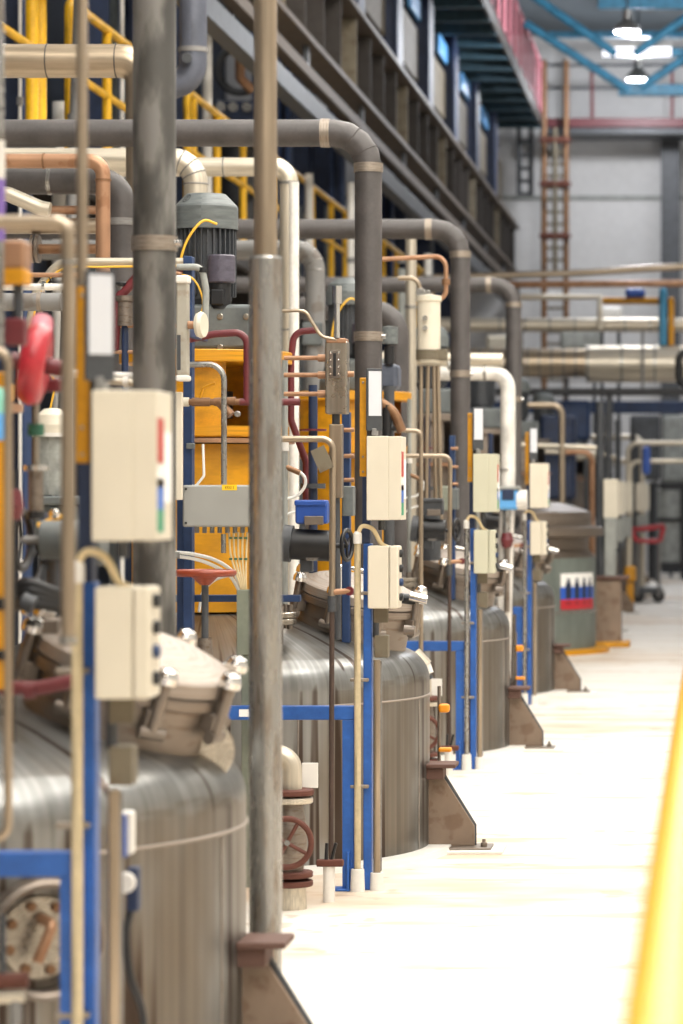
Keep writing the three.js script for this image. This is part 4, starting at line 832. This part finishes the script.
  {
    const Z = 14.0, t = thing('navy_upright', `slim navy upright with grey box beside the ${n} tank's sight gauge`, 'stanchion', 'slim navy uprights');
    const a = P(346.5, 0, Z); t.part('upright', box(a.x, 0.95 + (P(0, 412, Z).y - 0.95) / 2, a.z, M(8, Z), P(0, 412, Z).y - 0.95, 0.06), C.navy);
    t.part('grey_box', boxAt(342, 353, 486, 516, Z - 0.15, 0.1, 0.006), C.greyBlue);
    for (const y of [430, 456, 480]) t.part('clip', rod(P(344, y, Z - 0.05), P(354, y, Z - 0.05), M(2.2, Z), 10), C.copper);
  }
  {
    const Z = 12.35, t = thing('bottom_valve', `rust brown flanged bottom valve with handwheel at the ${n} tank's foot`, 'valve', 'bottom valves');
    t.part('elbow', sweep([P(292, 792, Z), P(292, 760, Z), P(262, 748, Z)], M(10, Z), M(14, Z), 20), C.jacketPale);
    t.part('flange', disc(P(290, 795, Z), UP, M(24, Z), M(6, Z), 28), C.rust);
    t.part('flange', disc(P(290, 803, Z), UP, M(23, Z), M(6, Z), 28), C.jacketPale);
    t.part('body', lathe([[M(13, Z), 0], [M(17, Z), M(20, Z)], [M(17, Z), M(45, Z)], [M(13, Z), M(68, Z)]], P(290, 872, Z), UP, 24), C.steelDark);
    t.part('handwheel', torus(P(287, 843, Z - 0.14), NEAR, M(24, Z), M(3, Z), 36), C.rust);
    for (let i = 0; i < 4; i++) { const d = i * Math.PI / 2 + 0.5; t.part('spoke', rod(P(287, 843, Z - 0.14), P(287 + Math.cos(d) * 23, 843 + Math.sin(d) * 23, Z - 0.14), M(2, Z), 8), C.rust); }
    t.part('spindle', rod(P(287, 843, Z - 0.15), P(287, 843, Z), M(3, Z), 10), C.galv);
    t.part('lower_flange', [disc(P(290, 877, Z), UP, M(23, Z), M(6, Z), 28), disc(P(290, 886, Z), UP, M(23, Z), M(6, Z), 28)], C.rust);
    t.part('foot', lathe([[M(17, Z), 0], [M(16, Z), P(0, 886, Z).y]], new V3(P(290, 0, Z).x, 0, -Z - dz), UP, 20), C.jacketPale);
    t.part('white_plate', boxAt(302, 318, 763, 788, Z + 0.1, 0.01, 0.002), C.white);
  }
  {
    const Z = 12.55, t = thing('drain_stub', `white drain stub holding two black rods before the ${n} tank`, 'drain', 'drain stubs');
    const a = P(329, 0, Z), y = v => P(0, v, Z).y;
    t.part('stub', lathe([[M(6, Z), 0], [M(6, Z), y(865)], [M(4, Z), y(861)], [0.001, y(861)]], new V3(a.x, 0, a.z), UP, 16), C.white);
    t.part('clamp', boxAt(316, 343, 860, 867, Z - 0.03, 0.04, 0.006), C.rust);
    for (const [u, v] of [[326, 327], [331, 336]]) t.part('black_rod', rod(P(u, 862, Z - 0.01), P(v, 843, Z - 0.01), M(1.8, Z), 8), C.black);
  }
  {
    const Z = 13.0, t = thing('chrome_clamp_arm', `black and chrome clamp arm at the manhole edge of the ${n} tank`, 'clamp', 'manhole clamp arms');
    t.part('arm', rod(P(400, 598, Z + 0.5), P(416, 600, Z + 0.5), M(5.5, Z), 12), C.black);
    t.part('chrome_knob', rod(P(410, 596, Z + 0.45), P(427, 600, Z + 0.45), M(5, Z), 14), C.chrome);
    t.part('drop_link', rod(P(416, 602, Z + 0.5), P(414, 620, Z + 0.5), M(3.6, Z), 10), C.steelDark);
    t.part('hinge', rod(P(404, 630, Z + 0.5), P(415, 631, Z + 0.5), M(5, Z), 12), C.steelDark);
  }
  {
    const Z = 13.9, t = thing('white_service_hose', `white hose looping down beside the ${n} tank's tagged tube`, 'hose', 'white service hoses');
    t.part('hose', curve([P(282, 466, Z), P(296, 470, Z), P(305, 478, Z), P(304, 488, Z), P(294, 497, Z), P(280, 499, Z)], M(1.6, Z), 8), C.hose);
    t.part('braid', rod(P(284, 466, Z), P(300, 473, Z), M(2.8, Z), 10), C.bronze);
    t.part('hose', curve([P(278, 520, Z), P(288, 514, Z), P(298, 511, Z)], M(1.4, Z), 8), C.hose);
  }
  if (k === 1) pipe('maroon_riser', `dark red riser hose in the pipework near the ${n} tank`, 'maroon', 3.4, 14.4, 12, [[318, 330], [294, 332], [291, 360], [291, 420], [306, 462], [306, 500]], [], 'hose');
  pipe('navy_riser', `dark blue riser between white pipes near the ${n} tank`, 'deepNavy', 4.5, 14.3, 0, [[313, 385], [313, 612]], [[313, 486, 'v', 'darkGrey', 5, 8], [313, 430, 'v', 'maroon', 2, 9]]);
  pipe('grey_riser', `slim grey riser left of the dark blue one near the ${n} tank`, 'grey', 3, 13.9, 0, [[285, 360], [285, 612]], [[285, 445, 'v', 'white', 12, 1]]);
  dz = 0;
}
for (let k = 1; k < 4; k++) fittings(k);
// amber bracket on the galvanised post line and orange-capped stakes by the brackets
for (const k of [1, 2]) {
  const z = -zTank(k) - 0.3, t = thing('orange_capped_stake', `thin stake with orange caps behind the ${ORD[k]} tank's bracket`, 'stake', 'orange capped stakes');
  t.part('stake', rod(new V3(TX + 1.02, 0, z), new V3(TX + 1.02, 0.72, z), 0.008, 8), C.steelDark);
  t.part('orange_cap', box(TX + 1.045, 0.62, z + 0.02, 0.05, 0.04, 0.05, 0.012), C.orange || (C.orange = mat(0xe8941c, 0.5, 0, null)));
  t.part('orange_cap', box(TX + 1.05, 0.43, z + 0.02, 0.06, 0.02, 0.05, 0.008), C.orange);
}
{
  const t = thing('chute_nozzle', 'pale tilted side nozzle at the far shoulder of the second tank', 'nozzle'), Z = 14.9;
  t.part('tube', rod(P(412, 655, Z), P(424, 668, Z), M(10, Z), 20), C.jacketPale);
  t.part('lid', rod(P(423, 660, Z), P(428, 674, Z), M(6, Z), 14), C.white);
  t.part('foot_bolt', rod(P(429, 676, Z), P(431, 679, Z), M(3, Z), 10), C.darkGrey);
}
// --- right of the second vent pipe
{
  const t = thing('filter_housing', 'cream filter cylinder on four slim legs before the third vent pipe', 'filter'), Z = 19.3;
  const c = P(429, 364, Z), y = v => P(0, v, Z).y - c.y, s = M(1, Z);
  t.part('cylinder', lathe([[8 * s, 0], [11.5 * s, 0.01], [11.5 * s, y(302)], [13 * s, y(301)], [13 * s, y(296)], [0.001, y(294)]], c, UP, 28), C.cream);
  t.part('clamp_band', [ring(new V3(c.x, c.y + y(355), c.z), UP, 11.5 * s, 10 * s, 0.01), boxAt(436, 447, 349, 360, Z - 0.05, 0.06)], C.khaki);
  t.part('valve_head', [boxAt(421, 430, 290, 298, Z, 0.05), disc(P(421, 293, Z), NEAR, 5 * s, 0.03, 16)], C.galv);
  for (const [a, b] of [[421, 421], [428, 426], [434, 436], [438, 441]]) t.part('leg', rod(P(a, 366, Z), P(b, 520, Z), M(2.2, Z), 10), C.tube);
  for (const yy of [318, 328]) t.part('boss', rod(P(425, yy, Z - 0.05), P(425, yy, Z - 0.09), M(2.6, Z), 12), C.galv);
  t.part('base', lathe([[0.06, 0], [0.06, 0.3]], new V3(P(431, 0, Z).x, 1.2, -Z), UP, 16), C.darkGrey);
}
pipe('bent_copper_tube', 'thin copper tube arching beside the third vent pipe', 'copper', 2.3, 19.3, 11, [[368, 260], [446, 256], [446, 299], [428, 300]], [[446, 282, 'v', 'bronze', 6, 2]], 'tube');
pipe('short_arch_tube', 'short pale tube arching into the cream filter head', 'tube', 2.3, 19.3, 10, [[398, 278], [418, 278], [421, 296]], [], 'tube');
pipe('grey_bend_duct', 'dark grey curved duct behind the third agitator', 'vent', 11, 22.4, 26, [[300, 308], [398, 312], [400, 'floor']], [], 'duct');
pipe('pale_standing_pipe', 'pale standing pipe left of the cream filter', 'jacketPale', 5.5, 23.5, 0, [[411, 232], [411, 'floor']], [[411, 307, 'v', 'galv', 3, 1]]);
pipe('white_elbow_pipe', 'white insulated pipe with sharp elbow right of the third vent pipe', 'jacketWhite', 7.5, 24.0, 16, [[440, 373], [508, 373], [508, 470], [502, 'floor']], [[485, 373, 'h', 'galv', 3, 1], [505, 470, 'v', 'galv', 2, 0.8]]);
pipe('beige_level_pipe', 'beige level pipe above the white elbow pipe', 'jacketPale', 7, 24.0, 0, [[330, 358], [503, 360]], [[450, 366, 'h', 'galv', 3, 1]]);
{
  const t = thing('blue_transmitter', 'bright blue transmitter head on the white elbow pipe', 'transmitter'), Z = 23.86;
  t.part('head', boxAt(497, 519, 489, 510, Z, 0.12, 0.03), C.lightBlue);
  t.part('display', boxAt(502, 514, 489, 500, Z - 0.01, 0.02, 0.004), C.deepNavy);
  t.part('end_cap', rod(P(517, 500, Z + 0.06), P(527, 500, Z + 0.06), M(10, Z), 18), C.white);
  t.part('neck', rod(P(507, 510, Z + 0.06), P(506, 540, Z + 0.06), M(4, Z), 12), C.galv);
  t.part('top_cover', boxAt(498, 520, 486, 490, Z - 0.01, 0.13, 0.01), C.grey);
  t.part('red_ball_valve', lathe([[0.001, -M(9, Z)], [M(5, Z), -M(7, Z)], [M(7, Z), 0], [M(5, Z), M(7, Z)], [0.001, M(9, Z)]], P(507, 540, Z + 0.06), UP, 18), C.maroon);
  t.part('down_tube', rod(P(507, 548, Z + 0.06), P(507, 612, Z + 0.06), M(3, Z), 10), C.steelDark);
}
single('grey_wall_box', 'grey green box hanging left of the third vent pipe', 'box', boxAt(433, 452, 486, 511, 20.9, 0.1, 0.01), mat(0x8f9688, 0.6, 0, MOTTLE));
// lowest motor pieces beside the second vent pipe
{
  const t = thing('pump_motor', 'small grey pump motor with canister right of the second vent pipe', 'motor'), Z = 17.2;
  t.part('housing', boxAt(372, 398, 363, 390, Z, 0.2, 0.03), mat(0x565d6c, 0.5, 0.1, MOTTLE));
  t.part('canister', lathe([[M(9, Z), 0], [M(9, Z), M(17, Z)], [0.001, M(18, Z)]], P(389, 344, Z), UP, 20), C.greyBlue);
  t.part('neck', rod(P(389, 346, Z), P(389, 364, Z), M(5, Z), 14), C.black);
  t.part('valve_stack', [rod(P(387, 405, Z - 0.1), P(387, 440, Z - 0.1), M(5, Z), 12), rod(P(378, 428, Z - 0.1), P(400, 428, Z - 0.1), M(3, Z), 10)], C.black);
  t.part('brown_hose', curve([P(380, 402, Z - 0.1), P(393, 412, Z - 0.1), P(402, 432, Z - 0.1)], M(5, Z), 10), C.bronze);
  t.part('post', rod(new V3(P(389, 0, Z).x, 0, -Z), P(389, 386, Z), 0.03, 10), C.darkGrey);
}

// ---------------------------------------------------------------- fifth position: labelled vessel, and the end of the row
{
  const Z = 32.5, c = new V3(-2.2, 0, -Z), t = thing('labelled_vessel', 'grey green vessel with a white, blue and red label', 'vessel'), m = mat(0x7b8682, 0.5, 0.2, STREAK);
  t.part('shell', lathe([[1.0, 0.05], [1.0, 0.96]], c, UP, 48), m);
  t.part('hoop', torus(new V3(c.x, 0.42, c.z), UP, 1.0, 0.01, 48), C.galv);
  t.part('yellow_base', lathe([[1.0, 0], [1.14, 0], [1.14, 0.05], [1.0, 0.05]], c, UP, 48), C.amber);
  t.part('neck', lathe([[1.0, 0.96], [0.92, 1.05], [0.92, 1.16], [1.08, 1.18], [1.08, 1.26], [0.96, 1.28], [0.95, 1.42], [0.7, 1.5], [0.3, 1.55], [0.001, 1.56]], c, UP, 48), C.steelDark);
  const lab = canvasTex(128, 128, (g, w, h) => { g.fillStyle = '#f1f1ee'; g.fillRect(0, 0, w, h); g.fillStyle = '#2456b8'; g.fillRect(0, 48, w, 44); g.fillStyle = '#b3222e'; g.fillRect(0, 92, w, 36); g.fillStyle = '#16243f'; for (let i = 0; i < 4; i++) { const x = 14 + i * 28; g.fillRect(x + 4, 18, 9, 20); g.fillRect(x, 34, 17, 56); } g.fillStyle = '#8c1a26'; for (let i = 0; i < 4; i++) g.fillRect(14 + i * 28, 98, 18, 14); });
  const a0 = 0.74, lg = new THREE.CylinderGeometry(1.006, 1.006, 0.36, 20, 1, true, a0, 0.6); lg.translate(c.x, 0.63, c.z);
  t.part('label_sheet', lg, new THREE.MeshStandardMaterial({ map: lab, roughness: 0.5 }));
}
agitator(4, true, 1);
{
  const t = thing('brown_crate', 'brown steel box and grey post beside the labelled vessel', 'box'), Z = 33.6;
  const a = P(610, 0, Z);
  t.part('box', box(a.x - 0.02, 0.35, a.z, 0.28, 0.7, 0.4, 0.01), C.bracket);
  t.part('plate', box(a.x, 0.72, a.z, 0.4, 0.04, 0.45, 0.01), C.rustPlate);
  t.part('post', box(a.x - 0.0, 0.95, a.z - 0.1, 0.12, 0.8, 0.12, 0.01), C.grey);
  t.part('yellow_foot', box(a.x, 0.03, a.z, 0.42, 0.06, 0.5, 0.01), C.amber);
}
[[600, 34.6], [608, 39.8], [618, 43.5], [633, 48], [637, 52]].forEach(([x, Z], i) => {
  const t = thing('far_post', `grey pipe post beyond the labelled vessel, ${ORD[i]} along`, 'post', 'pipe posts at the row end');
  const a = P(x, 0, Z); a.y = 0;
  t.part('post', rod(a, new V3(a.x, 2.6, a.z), 0.045, 12), C.darkGrey);
  t.part('switch_box', box(a.x + 0.12, 1.55, a.z + 0.02, 0.16, 0.42, 0.2, 0.01), C.cream);
  t.part('switch_box', box(a.x + 0.12, 1.15, a.z + 0.02, 0.14, 0.28, 0.18, 0.01), C.grey);
  t.part('arm', sweep([new V3(a.x, 2.1, a.z), new V3(a.x - 1.4, 2.15, a.z)], 0.03, 0, 8), C.jacketPale);
  t.part('foot', box(a.x, 0.02, a.z, 0.2, 0.04, 0.2), C.darkGrey);
});
for (const [label, y, x0, x1, Z, r, m, drop] of [['pale handrail tube bending down beyond the labelled vessel', 437, 545, 642, 49, 3, 'jacketPale', 'floor'], ['pale handrail tube, upper of two across the far aisle', 443, 628, 900, 44, 2.6, 'jacketPale', 575], ['pale handrail tube, lower of two across the far aisle', 461, 630, 900, 44, 2.4, 'jacketPale', 575], ['short tube arch above the labelled vessel', 452, 560, 592, 35, 3, 'copper', 'floor'], ['brown tube arch behind the fourth switch boxes', 405, 528, 562, 34.6, 3.2, 'tube', 'floor']])
  pipe('handrail_tube', label, m, r, Z, 10, x1 > 700 ? [[x0, drop], [x0, y], [x1, y]] : [[x0, y], [x1, y], [x1, drop]], [], 'tube');
// red trolley and yellow drum at the row end
{
  const t = thing('red_trolley', 'red hand trolley standing by the far aisle', 'trolley'), Z = 47, y = v => P(0, v, Z).y;
  t.part('top_frame', [rod(P(632, 530, Z), P(664, 526, Z), 0.04, 8), rod(P(636, 541, Z), P(660, 541, Z), 0.035, 8), rod(P(632, 530, Z), P(636, 541, Z), 0.035, 8), rod(P(664, 526, Z), P(660, 541, Z), 0.035, 8), rod(P(632, 530, Z + 0.5), P(664, 526, Z + 0.5), 0.04, 8)], C.red);
  for (const x of [637, 659]) t.part('leg', rod(P(x, 540, Z), new V3(P(x, 0, Z).x, 0.1, -Z), 0.025, 8), C.galvOld);
  t.part('deck', boxAt(634, 662, 588, 594, Z, 0.6, 0.01), C.darkGrey);
  for (const x of [638, 658]) t.part('wheel', lathe([[0.01, -0.03], [0.1, -0.03], [0.1, 0.03], [0.01, 0.03]], new V3(P(x, 0, Z).x, 0.1, -Z - 0.1), NEAR, 18), C.black);
}
single('yellow_canister', 'small yellow canister on a stand at the row end', 'canister', [boxAt(624, 636, 566, 582, 43, 0.2, 0.04), box(P(630, 0, 43).x, 0.2, -43.1, 0.1, 0.4, 0.1)], C.amber);
single('white_sack', 'round white sack on the floor at the row end', 'sack', lathe([[0.001, 0], [0.16, 0.01], [0.2, 0.1], [0.14, 0.22], [0.001, 0.25]], new V3(P(653, 0, 49).x, 0, -49), UP, 20, 0, Math.PI * 2, true), C.white);
{
  const t = thing('dark_gate', 'black framed gate with grey panels at the end of the aisle', 'gate'), Z = 60;
  for (const x of [652, 684, 716, 748]) { const a = P(x, 0, Z); t.part('post', box(a.x, (P(0, 482, Z).y) / 2, a.z, 0.14, P(0, 482, Z).y, 0.12), C.black); }
  for (const y of [486, 520, 566]) t.part('rail', boxAt(652, 748, y - 2, y + 2, Z, 0.08), C.black);
  for (const x of [655, 687, 719]) t.part('panel', boxAt(x, x + 26, 490, 562, Z + 0.04, 0.03), C.grey);
}
// far cross pipes and beams over the aisle
{
  const t = thing('far_duct', 'large shiny insulated duct crossing the hall at the far end', 'duct'), Z = 46.3;
  t.part('jacket', rod(P(586, 364, Z), P(900, 364, Z), M(18.5, Z), 32), C.jacketPale);
  t.part('corrugated_run', rod(P(430, 363, Z), P(588, 363, Z), M(14.5, Z), 28), C.jacket);
  for (const x of [588, 622, 655, 688]) t.part('joint_band', ring(P(x, 364, Z), RIGHT, M(18.5, Z), M(2, Z), 0.01), C.galv);
  for (let x = 480; x < 588; x += 12) t.part('joint_band', ring(P(x, 363, Z), RIGHT, M(14.5, Z), M(1.6, Z), 0.012), C.galv);
}
pipe('far_jacketed_pipe', 'cream jacketed pipe level above the far duct', 'jacketPale', 7, 47, 0, [[420, 325], [900, 325]], [500, 525, 550, 575, 600, 625, 650, 675].map(x => [x, 325, 'h', 'galv', 1.4, 0.6]));
pipe('far_brown_pipe', 'brown pipe level under the sloping tan pipe at the far end', 'copper', 3.6, 45.4, 0, [[420, 285], [900, 282]]);
pipe('far_tan_pipe', 'tan pipe sloping slightly upward across the far end', 'tube', 3.6, 45, 0, [[420, 278], [580, 273], [690, 266], [900, 262]]);
pipe('far_thin_pipe', 'thin pale pipe level beneath the brown far pipe', 'jacketPale', 3.4, 46, 0, [[520, 297], [600, 297], [600, 330]]);
{
  const t = thing('pipe_bridge', 'dark steel pipe bridge carrying the far duct', 'pipe bridge'), Z = 45.5;
  t.part('beam', boxAt(440, 900, 388, 395, Z, 0.3, 0.02), C.black);
  for (const x of [448, 609, 760]) { const a = P(x, 0, Z); t.part('post', box(a.x, P(0, 394, Z).y / 2, a.z - 0.15, M(7, Z), P(0, 394, Z).y, 0.2), C.darkGrey); }
  for (const x of [520, 641]) t.part('hanger', boxAt(x, x + 3, 330, 390, Z + 0.3, 0.06), C.galvOld);
  t.part('blue_beam', boxAt(470, 900, 401, 413, Z + 2, 0.3, 0.02), C.navy);
}
pipe('dark_loop_pipe', 'dark looped pipe end in front of the far duct', 'black', 4, 40, 9, [[720, 352], [679, 352], [679, 385], [720, 385]]);
[['bright blue motor behind the far cream pipe', 625, 645, 288, 297, 46.2, 'brightBlue'], ['pale blue post above the far cream pipe', 659, 667, 287, 346, 46.2, 'teal'], ['yellow post above the far duct', 668, 674, 297, 346, 46.2, 'amber'], ['yellow crossbeam under the blue motor', 600, 668, 297, 303, 46.3, 'amber'], ['white tank top behind the far pipes', 598, 622, 306, 320, 51, 'white'], ['grey machine block behind the far duct', 560, 600, 330, 350, 52, 'grey'], ['cream block behind the fourth vent pipe elbow', 486, 510, 335, 352, 50, 'cream'], ['blue machine below the far dark beam', 560, 590, 400, 440, 46, 'navy'], ['dark machine beneath the far blue beam', 630, 660, 415, 480, 58, 'darkGrey'], ['grey cupboard beneath the far blue beam', 662, 720, 415, 482, 61, 'grey'], ['bright blue bundle hanging by the far handrails', 642, 650, 446, 475, 43.8, 'brightBlue'], ['dark cabinet behind the labelled vessel', 540, 575, 415, 500, 40, 'deepNavy'], ['dark cabinet behind the third switch boxes', 470, 500, 410, 520, 39.8, 'darkGrey']].forEach(([label, x0, x1, y0, y1, Z, m]) => {
  const t = thing('far_machine', label, 'machine'), a = P((x0 + x1) / 2, y1, Z), w = M(x1 - x0, Z);
  t.part('body', boxAt(x0, x1, y0, y1, Z, 0.4, 0.05), C[m]);
  if (Z !== 43.8 && Math.abs(Z - 46.25) > 0.1 && x1 - x0 > 12 && a.y < 4.5) { t.part('stand', [box(a.x - w * 0.35, a.y / 2, -Z - 0.2, 0.06, a.y, 0.06, 0.005), box(a.x + w * 0.35, a.y / 2, -Z - 0.2, 0.06, a.y, 0.06, 0.005)], C.darkGrey); t.part('cover', boxAt(x0 + 3, x1 - 3, y0 + 3, y1 - 3, Z - 0.02, 0.03, 0.01), C[m]); }
});

// small extra fittings around the first and third tanks
pipe('bent_sample_tube', 'slim tube bent down just right of the second upper switch box', 'tube', 2.2, 18.1, 6, [[372, 430], [421, 431], [421, 'floor']], [], 'tube');
{
  const t = thing('dark_pump_head', 'dark flanged pump head with chrome fittings above the first tank', 'pump'), Z = 9.0;
  t.part('casing', rod(P(40, 538, Z), P(74, 540, Z), M(19, Z), 24), C.black);
  t.part('flange', [rod(P(44, 538, Z), P(48, 538, Z), M(25, Z), 24), rod(P(64, 540, Z), P(67, 540, Z), M(24, Z), 24)], C.deepNavy);
  for (const [x, y] of [[20, 565], [26, 610], [54, 514]]) t.part('chrome_fitting', lathe([[0.001, 0.016], [0.012, 0.013], [0.015, 0], [0.012, -0.013], [0.001, -0.016]], P(x, y, Z - 0.1), NEAR, 14), C.chrome);
  t.part('link_rod', [rod(P(20, 565, Z - 0.1), P(45, 545, Z), 0.008, 8), rod(P(26, 610, Z - 0.1), P(46, 555, Z), 0.008, 8)], C.darkGrey);
  t.part('stand', rod(new V3(P(57, 0, Z).x, 0.95, -Z), P(57, 545, Z), 0.03, 12), C.darkGrey);
  t.part('lever', rod(P(38, 526, Z - 0.05), P(62, 516, Z - 0.05), M(3, Z), 8), C.cableYellow);
}
{
  const t = thing('red_tag_valve', 'small dark valve with maroon body near the amber column', 'valve'), Z = 8.0;
  t.part('body', lathe([[M(9, Z), 0], [M(12, Z), M(14, Z)], [M(9, Z), M(30, Z)], [0.001, M(32, Z)]], P(12, 520, Z), UP, 16), C.maroon);
  t.part('bonnet', rod(P(12, 490, Z), P(12, 470, Z), M(5, Z), 12), C.black);
  t.part('stem', rod(P(12, 520, Z), new V3(P(12, 0, Z).x, 0.98, -Z), M(4, Z), 12), C.black);
}

for (const t of things) t.finish();
renderer.render(scene, camera);
